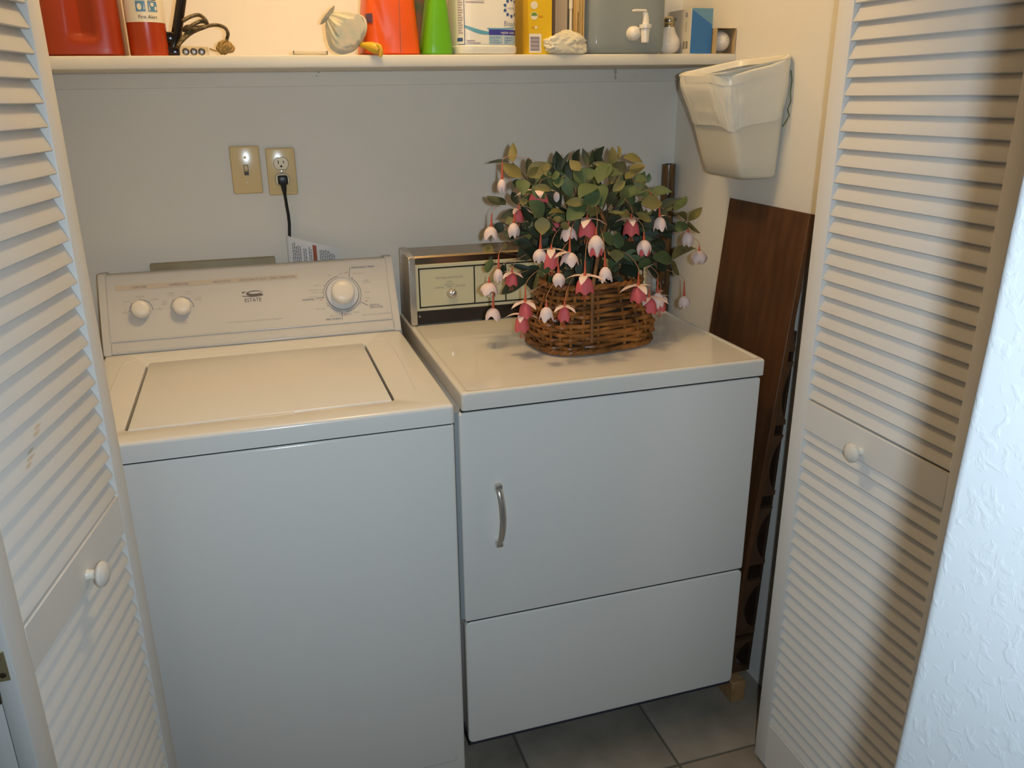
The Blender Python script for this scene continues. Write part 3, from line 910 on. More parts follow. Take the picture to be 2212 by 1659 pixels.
p.text('PERMANENT PRESS', -0.104, 0.1685, 0.0072, 'LEFT', 0.95)
p.text('GENTLE /', -0.070, 0.0685, 0.0066, 'LEFT')
p.text('DELICATES', -0.070, 0.0625, 0.0066, 'LEFT')
p.text('NORMAL', -0.202, 0.0945, 0.0070, 'RIGHT', 1.1)
p.text('PRE-WASH', -0.1445, 0.0405, 0.0070, 'RIGHT', 1.1)
for a in (150, 165, 172, 186, 216, 262, -36, 54):
    p.disc(-0.1335 + 0.0495 * math.cos(R(a)), 0.1055 + 0.0495 * math.sin(R(a)), 0.0011, n=8)
for ku in (-0.600, -0.510):
    for a in (182, 138, 92, 48, 2):
        p.disc(ku + 0.0275 * math.cos(R(a)), 0.102 + 0.0275 * math.sin(R(a)), 0.0008, n=6)
p.done('lettering', INK, cons)
p = cpr()
for s_, u_, v_, al in (('EX', -0.634, 0.1025, 'CENTER'), ('SMALL', -0.634, 0.0965, 'CENTER'), ('SMALL', -0.624, 0.1235, 'RIGHT'), ('MEDIUM', -0.600, 0.1335, 'CENTER'), ('LARGE', -0.577, 0.1245, 'LEFT'), ('SUPER', -0.568, 0.1000, 'LEFT'),
                       ('HOT', -0.542, 0.1165, 'RIGHT'), ('COLD', -0.542, 0.1110, 'RIGHT'), ('WARM', -0.526, 0.1365, 'RIGHT'), ('COLD', -0.526, 0.1310, 'RIGHT'), ('COLD', -0.500, 0.1375, 'LEFT'), ('COLD', -0.500, 0.1320, 'LEFT'), ('WARM', -0.481, 0.1215, 'LEFT'), ('WARM', -0.481, 0.1160, 'LEFT'), ('WASH', -0.508, 0.0665, 'CENTER'), ('RINSE', -0.508, 0.0610, 'CENTER'),
                       ('LIGHT 6', -0.184, 0.130, 'RIGHT'), ('REGULAR 10', -0.186, 0.1185, 'RIGHT'), ('HEAVY 12', -0.186, 0.1120, 'RIGHT'), ('EX HEAVY 14', -0.186, 0.1010, 'RIGHT'), ('PRE-SOAK', -0.180, 0.0700, 'RIGHT'), ('SPIN', -0.160, 0.1535, 'CENTER'), ('OFF', -0.132, 0.1560, 'CENTER'), ('REGULAR 10', -0.103, 0.1535, 'LEFT'),
                       ('COOL', -0.0790, 0.1340, 'LEFT'), ('DOWN', -0.0790, 0.1285, 'LEFT'), ('RINSE', -0.0780, 0.1035, 'LEFT'), ('SPIN', -0.0785, 0.0885, 'LEFT'), ('REGULAR 4', -0.145, 0.0495, 'RIGHT'), ('SPIN', -0.121, 0.0500, 'CENTER'), ('RINSE', -0.104, 0.0540, 'CENTER'), ('PULL TO START  PUSH TO STOP', -0.055, 0.0450, 'CENTER')):
    p.text(s_, u_, v_, 0.0050, al)
p.text('FOR BEST PERFORMANCE SELECT LOAD SIZE AND WATER TEMPERATURE', -0.350, 0.0540, 0.0040)
p.done('small_lettering', INKL, cons)
p = cpr()
p.text('OFF', -0.183, 0.0925, 0.0046, 'RIGHT').text('OFF', -0.1175, 0.1580, 0.0046).text('OFF', -0.0810, 0.0805, 0.0046, 'LEFT').text('OFF', -0.1335, 0.0495, 0.0046)
p.done('red_lettering', INKR, cons)
# maker's emblem: swoosh in a cut-corner frame above the name
p = cpr()
lu, lv = -0.3475, 0.1200
p.poly([(lu - 0.0245, lv + 0.0085), (lu - 0.0245, lv + 0.0050), (lu - 0.0215, lv + 0.0050), (lu - 0.0140, lv + 0.0085)])
p.poly([(lu + 0.0235, lv - 0.0040), (lu + 0.0235, lv + 0.0010), (lu + 0.0190, lv - 0.0005), (lu + 0.0140, lv - 0.0040)])
n = 24
outer = [(lu + 0.004 + 0.0195 * math.cos(2 * PI * i / n), lv + 0.0028 + 0.0074 * math.sin(2 * PI * i / n)) for i in range(n)]
inner = [(lu + 0.0055 + 0.0150 * math.cos(2 * PI * i / n), lv + 0.0050 + 0.0030 * math.sin(2 * PI * i / n)) for i in range(n)]
for i in range(n):
    if i in (22, 23):
        continue
    j = (i + 1) % n
    p.poly([outer[i], outer[j], inner[j], inner[i]])
p.poly([(lu - 0.0245, lv - 0.0010), (lu - 0.0245, lv - 0.0028), (lu - 0.002, lv - 0.0052), (lu + 0.020, lv - 0.0052), (lu + 0.010, lv - 0.0040), (lu - 0.010, lv - 0.0030)])
p.text('ESTATE', lu - 0.001, lv - 0.0175, 0.0130, sx=0.92)
p.done('emblem', mat('emblem_ink', (0.13, 0.11, 0.10, 1), 0.5), cons)

# ------------------------------------------------------------------ dryer
DX0, DX1, DZ = 0.026, 0.7215, 0.917
DYF = 0.0476
dr = thing('clothes_dryer', 'white front-loading clothes dryer with chrome door handle, right of the washer', 'dryer', (0.37, 0.35, FZ))
bm = bmesh.new()
box(bm, DX0 + 0.001, DX1 - 0.006, 0.0655, 0.70, 0.052, 0.8785, 0.004, 2)
obj('cabinet', bm, ENAMEL, dr)
bm = bmesh.new()
box(bm, 0.0125, 0.0235, 0.060, 0.10, 0.385, 0.875, 0.001, 1)
obj('side_flange', bm, mat('grey_steel', (0.30, 0.33, 0.34, 1), 0.5), dr)
bm = bmesh.new()
tray(bm, DX0, DX1, DYF, 0.725, 0.8795, DZ, DX0 + 0.016, DX1 - 0.014, DYF + 0.012, 0.715, 0.0022, bev=0.006, rc=0.012, slope=0.002)
obj('top_panel', bm, ENAMEL_TOP, dr, ang=50)


def round_panel(bm, x0, x1, z0, z1, yf, th, r, bev=0.004):
    def ring(k, y):
        out = []
        rr = max(r - k, 0.002)
        for cx, cz, a0 in ((x1 - k - rr, z1 - k - rr, 0), (x0 + k + rr, z1 - k - rr, 90), (x0 + k + rr, z0 + k + rr, 180), (x1 - k - rr, z0 + k + rr, 270)):
            for i in range(6):
                a = R(a0 + 90 * i / 5)
                out.append(bm.verts.new((cx + rr * math.cos(a), y, cz + rr * math.sin(a))))
        return out
    rings = [ring(0, yf + th), ring(0, yf + bev)]
    for i in range(1, 5):
        a = R(90 * i / 4)
        rings.append(ring(bev * (1 - math.cos(a)), yf + bev * (1 - math.sin(a))))
    n = len(rings[0])
    for a, b in zip(rings, rings[1:]):
        for j in range(n):
            bm.faces.new((a[j], a[(j + 1) % n], b[(j + 1) % n], b[j]))
    bm.faces.new(rings[0][::-1])
    bm.faces.new(rings[-1])


bm = bmesh.new()
round_panel(bm, 0.0207, 0.7163, 0.3820, 0.8730, 0.0521, 0.013, 0.006)
dd = obj('door', bm, ENAMEL, dr, ang=50)
bm = bmesh.new()
round_panel(bm, 0.0207, 0.7163, 0.0494, 0.3785, 0.0521, 0.013, 0.013)
obj('lower_panel', bm, ENAMEL, dr, ang=50)
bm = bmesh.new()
box(bm, 0.024, 0.712, 0.0550, 0.20, 0.0425, 0.0520)  # added strip, coloured as the dark blue shadow line under the lower panel
obj('base_shadow_strip', bm, mat('navy_shadow_line', (0.03, 0.03, 0.05, 1), 0.6), dr)
for fx, fy in ((0.07, 0.30), (0.07, 0.63), (0.66, 0.63), (0.66, 0.30)):
    bm = bmesh.new()
    lathe(bm, [(0.02, FZ), (0.02, FZ + 0.012), (0.009, FZ + 0.014), (0.009, 0.054)], Matrix.Translation((fx, fy, 0)), 16)
    obj('foot', bm, BLACK, dr)
for nm, z0, z1 in (('top_gap', 0.8735, 0.8800), ('panel_gap', 0.3775, 0.3825)):
    bm = bmesh.new()
    box(bm, 0.026, 0.7125, 0.0560, 0.0660, z0, z1)
    obj(nm, bm, DARKGAP, dr)
# chrome bow handle
bm = bmesh.new()
hp = []
for i in range(17):
    t = i / 16
    z = 0.5645 + 0.1420 * t
    bow = math.sin(PI * t) ** 0.55 if 0 < t < 1 else 0
    hp.append((0.0985 + 0.004 * math.sin(PI * t), 0.0500 - 0.026 * bow, z))
tube(bm, hp, [0.0068] * 17, 12, flat=0.55)
hnd = obj('handle', bm, CHROME, dd)
for hz in (0.5700, 0.7010):
    bm = bmesh.new()
    box(bm, 0.0915, 0.1065, 0.0385, 0.0530, hz - 0.0085, hz + 0.0085, 0.003, 2)
    obj('handle_mount', bm, CHROME, dd)

# dryer console
YC = 0.588
dc = thing_part = None
bm = bmesh.new()
poly = [(YC, 0.9185), (YC, 1.089), (YC + 0.004, 1.0935), (YC + 0.105, 1.0985), (YC + 0.112, 1.094), (YC + 0.124, 0.9185)]
prism(bm, poly, lambda p, q, d: (d, p, q), 0.046, 0.690)
dcon = obj('console', bm, mat('brown_chrome', (0.42, 0.34, 0.25, 1), 0.22, metal=1.0), dr, ang=30)
capp = [(YC - 0.012, 0.9185), (YC - 0.012, 1.087), (YC - 0.007, 1.0945), (YC + 0.105, 1.1015), (YC + 0.115, 1.0955), (YC + 0.128, 0.9185)]
for a, b in ((0.0300, 0.0465), (0.6895, 0.706)):
    bm = bmesh.new()
    prism(bm, capp, lambda p, q, d: (d, p, q), a, b)
    bmesh.ops.bevel(bm, geom=list(bm.edges), offset=0.0022, segments=2, affect='EDGES')
    obj('end_cap', bm, CHROME, dr, ang=40)
bm = bmesh.new()
box(bm, 0.047, 0.689, YC - 0.0045, YC + 0.001, 0.9195, 0.953, 0.001, 1)
obj('kick_strip', bm, BLKTRIM, dr)
bm = bmesh.new()
box(bm, 0.0465, 0.6895, YC - 0.0035, YC + 0.001, 0.953, 1.0725, 0.0008, 1)
face = obj('face_plate', bm, CREAMP, dr)
fm = lambda dy: (lambda u, v: (u, YC - dy, v))
P1 = Print(fm(0.0042))
fx0, fx1, fz0, fz1, lw = 0.0545, 0.6815, 0.9610, 1.0640, 0.0036
P1.rect(fx0, fx1, fz0, fz0 + lw).rect(fx0, fx1, fz1 - lw, fz1).rect(fx0, fx0 + lw, fz0, fz1).rect(fx1 - lw, fx1, fz0, fz1)
for dx in (0.2005, 0.2850, 0.430):
    P1.rect(dx - 0.0017, dx + 0.0017, fz0 + lw, fz1 - lw)
P1.done('panel_lines', BLKTRIM, face)
P2 = Print(fm(0.0043))
P2.text('DRYING SELECTIONS', 0.1345, 1.0335, 0.0075)
P2.text('LOW', 0.1345, 1.0225, 0.0062).text('DELICATE', 0.1345, 1.0160, 0.0054).text('HEAT', 0.1345, 1.0102, 0.0054)
P2.text('NORMAL', 0.1075, 1.0090, 0.0062).text('NO HEAT', 0.1640, 1.0105, 0.0062)
P2.text('START', 0.2430, 1.0150, 0.0062).text('TIMED DRY', 0.357, 1.0335, 0.0075).text('AUTOMATIC', 0.55, 1.0335, 0.0075)
P2.done('lettering', INKG, face)
for kx, kz in ((0.1390, 0.9945), (0.2425, 0.9845), (0.357, 0.9945), (0.55, 0.9945)):
    M = Matrix.Translation((kx, YC - 0.0035, kz)) @ Matrix.Rotation(R(90), 4, 'X')
    bm = bmesh.new()
    lathe(bm, [(0.0132, 0), (0.0130, 0.005), (0.0112, 0.0075), (0.0105, 0.0135), (0.0085, 0.0150), (0.0005, 0.0152)], M, 28)
    kb = obj('selector_knob', bm, CHROME, dr, ang=50)
    bm = bmesh.new()
    M2 = Matrix.Translation((kx, YC - 0.0035, kz)) @ Matrix.Rotation(R(28), 4, 'Y')
    box(bm, -0.0022, 0.0022, -0.0195, -0.013, -0.0105, 0.0105, 0.001, 2, M=M2)
    obj('knob_grip', bm, CHROME, kb)
for sxp in (0.0535, 0.682):
    bm = bmesh.new()
    lathe(bm, [(0.0028, 0), (0.0024, 0.0012), (0.0005, 0.0016)], Matrix.Translation((sxp, YC - 0.0045, 0.940)) @ Matrix.Rotation(R(90), 4, 'X'), 12)
    obj('screw', bm, CHROME, dr)

# ------------------------------------------------------------------ things between dryer and right wall
pole = thing('bamboo_pole', 'brown bamboo pole standing in the back right corner behind the plant', 'pole', (0.824, 0.727, FZ))
bm = bmesh.new()
pp, pr_ = [], []
zz = FZ
while zz < 1.284:
    node_d = min(abs(zz - k) for k in (0.12, 0.40, 0.68, 0.94, 1.20))
    pp.append((0.828 - 0.004 * (zz - FZ), 0.7345, zz))
    pr_.append(0.0195 + 0.0018 * math.exp(-(node_d / 0.006) ** 2))
    zz += 0.006 if node_d < 0.02 else 0.02
pp.append((0.8225, 0.7345, 1.285))
pr_.append(0.0190)
tube(bm, pp, pr_, 20)
obj('cane', bm, BAMBOO, pole)
bm = bmesh.new()
lathe(bm, [(0.0120, 1.2852), (0.0118, 1.2856)], Matrix.Translation((0.8225, 0.7345, 0)), 18)
obj('hollow_end', bm, DARKGAP, pole)

xl = lambda z: 0.8345 - 0.088 * (1.22 - z)
xr = lambda z: min(0.8485, 0.8435 - 0.043 * (0.714 - z))
rk = thing('wooden_rack', 'dark brown wooden rack leaning on the right wall beside the dryer', 'rack', (0.76, 0.26, FZ))
bm = bmesh.new()
prism(bm, [(xl(0.0), 0.0), (xl(0.0) + 0.014, 0.0), (xl(1.22) + 0.014, 1.22), (xl(1.22), 1.223)], lambda p, q, d: (p, d, q + 0.018 * (1 - q / 1.22)), 0.100, 0.424)
bmesh.ops.bevel(bm, geom=list(bm.edges), offset=0.0012, segments=1, affect='EDGES')
obj('side_panel', bm, BROWNW, rk)
bm = bmesh.new()
prism(bm, [(xr(0.02) - 0.010, 0.018), (xr(0.02), 0.018), (xr(0.95), 0.95), (xr(0.95) - 0.006, 0.95)], lambda p, q, d: (p, d, q), 0.118, 0.415)
obj('far_side_panel', bm, RACKW, rk)
bm = bmesh.new()
prism(bm, [(xl(0.02) + 0.0145, 0.02), (xr(0.02) - 0.0005, 0.02), (xr(0.95) - 0.0005, 0.95), (xl(0.95) + 0.0145, 0.95)], lambda p, q, d: (p, d, q), 0.405, 0.414)
obj('back_panel', bm, RACKW, rk)
SCAL = mat('scallop_wood', (0.085, 0.042, 0.019, 1), 0.6, var=0.4, vscale=20)
for z0 in (1.065, 0.882, 0.697, 0.505, 0.300, 0.125):
    h = min(0.158, z0 - 0.025)
    if z0 - h > 1.0:
        continue
    left, right = [], []
    n = 14
    for i in range(n + 1):
        t = i / n
        z = z0 - h * t
        a = xl(z) + 0.0146
        b = xr(z) - 0.0105
        if b - a < 0.002:
            b = a + 0.002
        cut = math.sin(PI * min(1, max(0, (t - 0.06) / 0.86))) ** 0.6 if 0.06 < t < 0.92 else 0
        left.append((a, z))
        right.append((a + (b - a) * (1 - 0.80 * cut), z))
    bm = bmesh.new()
    prism(bm, left + right[::-1], lambda p, q, d: (p, d, q), 0.104, 0.116)
    obj('scalloped_rail', bm, SCAL, rk, smooth=False)
blk = boxo('wood_block', 0.738, 0.778, 0.076, 0.165, FZ, 0.0165, TANW, None, 0.002, 1)
tag(blk, 'small raw wood block on the floor under the corner of the rack', 'block')
blk2 = boxo('wood_block', 0.738, 0.778, 0.350, 0.410, FZ, 0.0165, TANW, None, 0.002, 1)
tag(blk2, 'raw wood block under the far end of the leaning rack', 'block')

# wastebasket on the right wall
bn = thing('waste_bin', 'cream plastic wastebasket hung on the right wall below the shelf', 'bin', (0.80, 0.33, 1.285))
bin_sec = lambda t, g=0.0: (0.8000 - 0.0400 * t, 0.335 - 0.004 * t, 1.285 + 0.247 * t, 0.0485 + 0.0400 * t + g, 0.084 + 0.018 * t + g, 9.0)
bm = bmesh.new()
secs = []
s0 = bin_sec(0)
secs.append((s0[0], s0[1], s0[2], s0[3] - 0.010, s0[4] - 0.010, 8))
secs.append((s0[0], s0[1], s0[2] + 0.002, s0[3] - 0.004, s0[4] - 0.004, 9))
for i in range(1, 12):
    secs.append(bin_sec(i / 11 if i > 1 else 0.035))
secs.append((*bin_sec(0.985)[:3], bin_sec(1)[3] + 0.003, bin_sec(1)[4] + 0.003, 9.0))
secs.append((*bin_sec(1.0)[:3], bin_sec(1)[3] + 0.003, bin_sec(1)[4] + 0.003, 9.0))
for i in range(11, 0, -1):
    q = bin_sec(i / 11)
    secs.append((q[0], q[1], q[2], q[3] - 0.002, q[4] - 0.002, 9.0))
q = bin_sec(0.02)
secs.append((q[0], q[1], q[2], q[3] - 0.012, q[4] - 0.012, 5))
for k, s in enumerate(secs):
    if s[0] + s[3] > 0.8492:
        d = s[0] + s[3] - 0.8492
        secs[k] = (s[0] - d, *s[1:])
loft(bm, secs, 144, dent=lambda u, v, z: (0, 0, 0.017 * u * max(0, (z - 1.285) / 0.247)))
obj('body', bm, BINP, bn)
bm = bmesh.new()
box(bm, 0.842, 0.8496, 0.30, 0.37, 1.49, 1.53, 0.001, 1)
obj('hook', bm, CHROME, bn)

bg_ = thing('bin_liner', 'crinkled translucent white bag draped over the rim of the wastebasket', 'bag', (0.76, 0.33, 1.40))
bm = bmesh.new()
n = 200
rings = []
rows = 56
for i in range(rows + 1):
    t = i / rows
    ring = []
    for j in range(n):
        a = 2 * PI * j / n
        # hem hangs lowest at the near corner
        hem = 0.112 + 0.015 * math.cos(a - R(228)) + 0.004 * math.sin(5 * a + 1)
        if t < 0.18:
            f = 1.0 - (0.18 - t) * 0.25
            g = -0.004 - (0.18 - t) * 0.02
        elif t < 0.28:
            f = 1.0 + 0.012 * math.sin(PI * (t - 0.18) / 0.10) * 1.2
            g = -0.004 + 0.0095 * (t - 0.18) / 0.10
        else:
            f = 1.0 - hem / 0.247 * (t - 0.28) / 0.72
            g = 0.0055 + 0.003 * math.sin(PI * (t - 0.28) / 0.72)
        cx, cy, z, A, B, e = bin_sec(min(f, 1.0), g)
        if f > 1:
            z = 1.532 + (f - 1) * 0.247
        x, y = superell(a, A, B, 5.0)
        nz = noise.noise(Vector((math.cos(a) * 3.2, math.sin(a) * 3.2, t * 5)))
        nz2 = noise.noise(Vector((math.cos(a) * 9 + 5, math.sin(a) * 9, t * 3 + a)))
        nz3 = noise.noise(Vector((math.cos(a) * 14, math.sin(a) * 14 + 2 * t, t * 9)))
        k = 1 + (0.020 * nz + 0.010 * nz2 + 0.007 * nz3) * (1.0 if t > 0.2 else 0.4)
        # slack bulge at the back corner
        k += 0.055 * max(0, math.cos(a - R(150))) ** 4 * math.exp(-((t - 0.45) / 0.22) ** 2)
        zz = z - 0.012 * math.exp(-((a - R(250)) / 0.9) ** 2) * (1 if t < 0.4 else 0.3) + 0.007 * math.exp(-((a - R(312)) / 0.6) ** 2)
        zz += 0.017 * (x / A) * min(1.0, f)
        px, py = cx + x * k, cy + y * k
        px = min(px, 0.8493)
        ring.append(bm.verts.new((px, py, zz)))
    rings.append(ring)
for p_, q_ in zip(rings, rings[1:]):
    for j in range(n):
        bm.faces.new((p_[j], p_[(j + 1) % n], q_[(j + 1) % n], q_[j]))
film = obj('film', bm, BAG, bg_)
bm = bmesh.new()
tube(bm, [(0.842, 0.2300, 1.520), (0.845, 0.2270, 1.500), (0.842, 0.2240, 1.475), (0.846, 0.2250, 1.455), (0.842, 0.228, 1.438), (0.846, 0.226, 1.425), (0.838, 0.224, 1.412), (0.830, 0.223, 1.402)], 0.0014, 6)
obj('drawstring', bm, mat('green_string', (0.13, 0.17, 0.07, 1), 0.6, var=0.5, vscale=60), bg_)

# ------------------------------------------------------------------ wicker basket
BC = Vector((0.408, 0.312))
brot = R(8)
bk = thing('wicker_basket', 'brown woven wicker basket on the dryer holding the flowers', 'basket', (BC.x, BC.y, DZ))
BZ0 = DZ + 0.0012


def bas(th, z, off=0.0):
    tab = [(0.0, 0.139, 0.098), (0.02, 0.146, 0.101), (0.045, 0.147, 0.100), (0.07, 0.141, 0.096), (0.10, 0.128, 0.088), (0.13, 0.117, 0.081), (0.16, 0.112, 0.078), (0.25, 0.112, 0.078)]
    h = z - BZ0
    for (h0, a0, b0), (h1, a1, b1) in zip(tab, tab[1:]):
        if h <= h1:
            t = max(0, (h - h0) / (h1 - h0))
            a, b = a0 + (a1 - a0) * t, b0 + (b1 - b0) * t
            break
    x, y = superell(th, a + off, b + off, 3.0)
    c, s = math.cos(brot), math.sin(brot)
    return Vector((BC.x + x * c - y * s, BC.y + x * s + y * c, z))


NST = 26
rw = random.Random(8)
nrow = 14
for i in range(nrow):
    z = BZ0 + 0.0068 + i * 0.0098
    bm = bmesh.new()
    pts, rad = [], []
    npt = NST * 4
    ph = rw.uniform(0, 6)
    thick = rw.uniform(0.0044, 0.0058)
    for j in range(npt):
        th = 2 * PI * j / npt
        off = 0.0048 * math.cos(NST * th / 2 + i * PI)
        dz = 0.0016 * math.sin(2 * th + ph) + 0.0010 * math.sin(5 * th + ph * 2)
        pts.append(bas(th, z + dz, off))
        rad.append(thick * (1 + 0.12 * math.sin(9 * th + ph)))
    tube(bm, pts, rad, 7, closed=True)
    obj('weaver', bm, WICKER if rw.random() < 0.7 else WICKERD, bk)
for s in range(NST):
    th = 2 * PI * (s + 0.0) / NST
    bm = bmesh.new()
    pts = [bas(th, BZ0 + 0.004 + 0.142 * k / 8, 0.0) for k in range(9)]
    tube(bm, pts, 0.0040, 7)
    obj('stake', bm, WICKER, bk)
for zz, rr in ((BZ0 + 0.0055, 0.0065), (BZ0 + 0.148, 0.0060)):
    bm = bmesh.new()
    npt = 120
    for k in (0, 1):
        pts = [bas(2 * PI * j / npt, zz + 0.0028 * math.sin(20 * 2 * PI * j / npt + k * PI), 0.003 + 0.0030 * math.cos(20 * 2 * PI * j / npt + k * PI)) for j in range(npt)]
        tube(bm, pts, rr * 0.8, 7, closed=True)
    obj('braided_rim', bm, WICKER, bk)
bm = bmesh.new()
tube(bm, [bas(R(257), BZ0 + 0.03, 0.0115), bas(R(257), BZ0 + 0.09, 0.0115), bas(R(257), BZ0 + 0.15, 0.010), (0.392, 0.236, 1.13), (0.42, 0.26, 1.20), (0.42, 0.32, 1.245), (0.42, 0.37, 1.20), (0.41, 0.392, 1.10), (0.40, 0.392, 1.0)], 0.0042, 10)
obj('handle', bm, mat('cane_handle', (0.26, 0.115, 0.035, 1), 0.7, var=0.5, vscale=30), bk)
bm = bmesh.new()
loft(bm, [(BC.x, BC.y, BZ0 + 0.005, 0.12, 0.08, 3), (BC.x, BC.y, BZ0 + 0.06, 0.118, 0.078, 3), (BC.x, BC.y, BZ0 + 0.12, 0.10, 0.066, 3), (BC.x, BC.y, BZ0 + 0.145, 0.06, 0.04, 2.5)], 32)
obj('moss_filling', bm, mat('dark_moss', (0.018, 0.018, 0.012, 1), 0.9, bump=0.6, bscale=120), bk)

# ------------------------------------------------------------------ artificial fuchsia
PLOC = Vector((0.41, 0.33, BZ0 + 0.14))
pl = thing('artificial_plant', 'bushy artificial fuchsia with hanging white and pink flowers in the wicker basket', 'plant', PLOC)


def leaf_mesh_obj(m, curl):
    bm = bmesh.new()
    rows = 8
    L_, M_, R_ = [], [], []
    for i in range(rows + 1):
        t = i / rows
        w = 0.5 * (math.sin(PI * t ** 0.85)) ** 0.95 if 0 < t < 1 else 0.0
        z = curl * (t - t * t) - 0.10 * curl * t
        L_.append((-w, t, z + 0.16 * w))
        M_.append((0, t, z - 0.02))
        R_.append((w, t, z + 0.16 * w))
    vm = [bm.verts.new(p) for p in M_]
    vl = [bm.verts.new(p) for p in L_[1:-1]]
    vr = [bm.verts.new(p) for p in R_[1:-1]]
    for i in range(rows):
        for side, sgn in ((vl, 1), (vr, -1)):
            a = vm[i]
            b = vm[i + 1]
            c = side[i] if i < rows - 1 else None
            d = side[i - 1] if i > 0 else None
            f = [q for q in (a, b, c, d) if q is not None]
            bm.faces.new(f if sgn < 0 else f[::-1])
    o = obj('leaf', bm, m, fix=False)
    return o


LEAFPROTO = {}
for key, m in (('g', LEAFG), ('o', LEAFO), ('d', LEAFD)):
    for v_ in (0, 1):
        LEAFPROTO[key, v_] = leaf_mesh_obj(m, (0.25, -0.35)[v_])
used = set()


def put_leaf(B, T, w, key, rnd):
    B, T = Vector(B), Vector(T)
    ax = T - B
    ln = max(ax.length, 0.022)
    ax.normalize()
    toward = (CAM - B).normalized() * 0.8 + Vector((0, 0, 0.45)) + Vector((rnd.uniform(-0.5, 0.5), rnd.uniform(-0.3, 0.3), rnd.uniform(-0.4, 0.4)))
    nrm = toward - ax * toward.dot(ax)
    nrm.normalize()
    wd = ax.cross(nrm)
    k = (key, rnd.randint(0, 1))
    src = LEAFPROTO[k]
    if k in used:
        o = src.copy()
        C.objects.link(o)
    else:
        o = src
        used.add(k)
    o.parent = pl
    M = Matrix(((wd.x * w, ax.x * ln, nrm.x * ln), (wd.y * w, ax.y * ln, nrm.y * ln), (wd.z * w, ax.z * ln, nrm.z * ln)))
    o.matrix_local = Matrix.Translation(B - PLOC) @ M.to_4x4()


rl = random.Random(21)
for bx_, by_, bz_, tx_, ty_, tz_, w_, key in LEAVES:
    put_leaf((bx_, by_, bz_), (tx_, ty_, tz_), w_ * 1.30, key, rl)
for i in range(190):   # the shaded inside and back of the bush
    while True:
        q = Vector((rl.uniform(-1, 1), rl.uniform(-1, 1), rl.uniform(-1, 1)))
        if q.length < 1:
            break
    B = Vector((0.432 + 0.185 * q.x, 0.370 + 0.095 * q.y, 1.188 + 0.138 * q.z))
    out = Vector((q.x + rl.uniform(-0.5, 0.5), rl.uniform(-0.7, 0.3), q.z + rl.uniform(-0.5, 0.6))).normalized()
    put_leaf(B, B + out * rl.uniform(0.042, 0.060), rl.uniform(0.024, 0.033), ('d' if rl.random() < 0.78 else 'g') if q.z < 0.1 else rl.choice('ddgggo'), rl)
for k, o in list(LEAFPROTO.items()):
    if k not in used:
        bpy.data.objects.remove(o)
# stems
for i in range(0, len(LEAVES), 4):
    b = Vector(LEAVES[i][:3])
    s0 = PLOC + Vector((rl.uniform(-0.05, 0.05), rl.uniform(-0.03, 0.03), -0.02))
    mid = s0.lerp(b, 0.5) + Vector((0, 0.02, 0.03))
    bm = bmesh.new()
    pts = [s0 * (1 - t) ** 2 + mid * 2 * t * (1 - t) + b * t * t for t in [k / 8 for k in range(9)]]
    tube(bm, pts, [0.0022 - 0.0010 * k / 8 for k in range(9)], 6)
    obj('stem', bm, STEM, pl)


def bell(lobes, scal, flare, m, name):
    bm = bmesh.new()
    n = 40
    prof = [(0.09, 0.0), (0.22, -0.07), (0.36, -0.20), (0.46, -0.38), (0.50, -0.58), (0.48 + flare * 0.5, -0.80), (0.42 + flare, -1.0)]
    rings = []
    for k, (r_, h_) in enumerate(prof):
        ring = []
        for j in range(n):
            a = 2 * PI * j / n
            c = 0.5 + 0.5 * math.cos(lobes * a)
            hh = h_ * (1 - scal * (1 - c) * (k / 6) ** 2)
            rr = r_ * (1 - 0.10 * (1 - c) * (k / 6))
            ring.append(bm.verts.new((rr * math.cos(a), rr * math.sin(a), hh)))
        rings.append(ring)
    for a_, b_ in zip(rings, rings[1:]):
        for j in range(n):
            bm.faces.new((a_[j], a_[(j + 1) % n], b_[(j + 1) % n], b_[j]))
    bm.faces.new(rings[0])
    return obj(name, bm, m, ang=80)


def petal(m):
    bm = bmesh.new()
    rows = 7
    A, B = [], []
    for i in range(rows + 1):
        t = i / rows
        w = 0.17 * math.sin(PI * min(1, 0.12 + 0.88 * t)) ** 0.8 if t < 1 else 0.004
        x = 0.95 * t
        z = 0.02 + 0.10 * math.sin(PI * t * 0.6) - 0.34 * t * t
        A.append(bm.verts.new((x, -w, z)))
        B.append(bm.verts.new((x, w, z)))
    for i in range(rows):
        bm.faces.new((A[i], A[i + 1], B[i + 1], B[i]))
    return obj('sepal', bm, m)


def stamens():
    bm = bmesh.new()
    for k in range(5):
        a = 2 * PI * k / 5
        tube(bm, [(0.05 * math.cos(a), 0.05 * math.sin(a), -0.6), (0.10 * math.cos(a), 0.10 * math.sin(a), -1.15), (0.16 * math.cos(a), 0.16 * math.sin(a), -1.38)], [0.012, 0.012, 0.025], 5)
    return obj('stamens', bm, CALYX)


bm = bmesh.new()
lathe(bm, [(0.10, -0.02), (0.115, 0.12), (0.085, 0.30), (0.06, 0.65), (0.05, 1.0)], None, 12)
CAL0 = obj('calyx_tube', bm, CALYX)
protos = {'W0': bell(5, 0.20, -0.06, PETALW, 'flower'), 'W1': bell(4, 0.42, 0.14, PETALW, 'flower'), 'P': bell(5, 0.16, 0.12, PETALP, 'flower'), 'M': bell(4, 0.45, -0.04, PETALW, 'flower'),
          'C': bell(5, 0.15, 0.02, PETALP, 'corolla'), 'sepal': petal(PETALW), 'st': stamens(), 'cal': CAL0}
seen = set()


def inst(key):
    o = protos[key]
    if key in seen:
        o = o.copy()
        C.objects.link(o)
    seen.add(key)
    return o


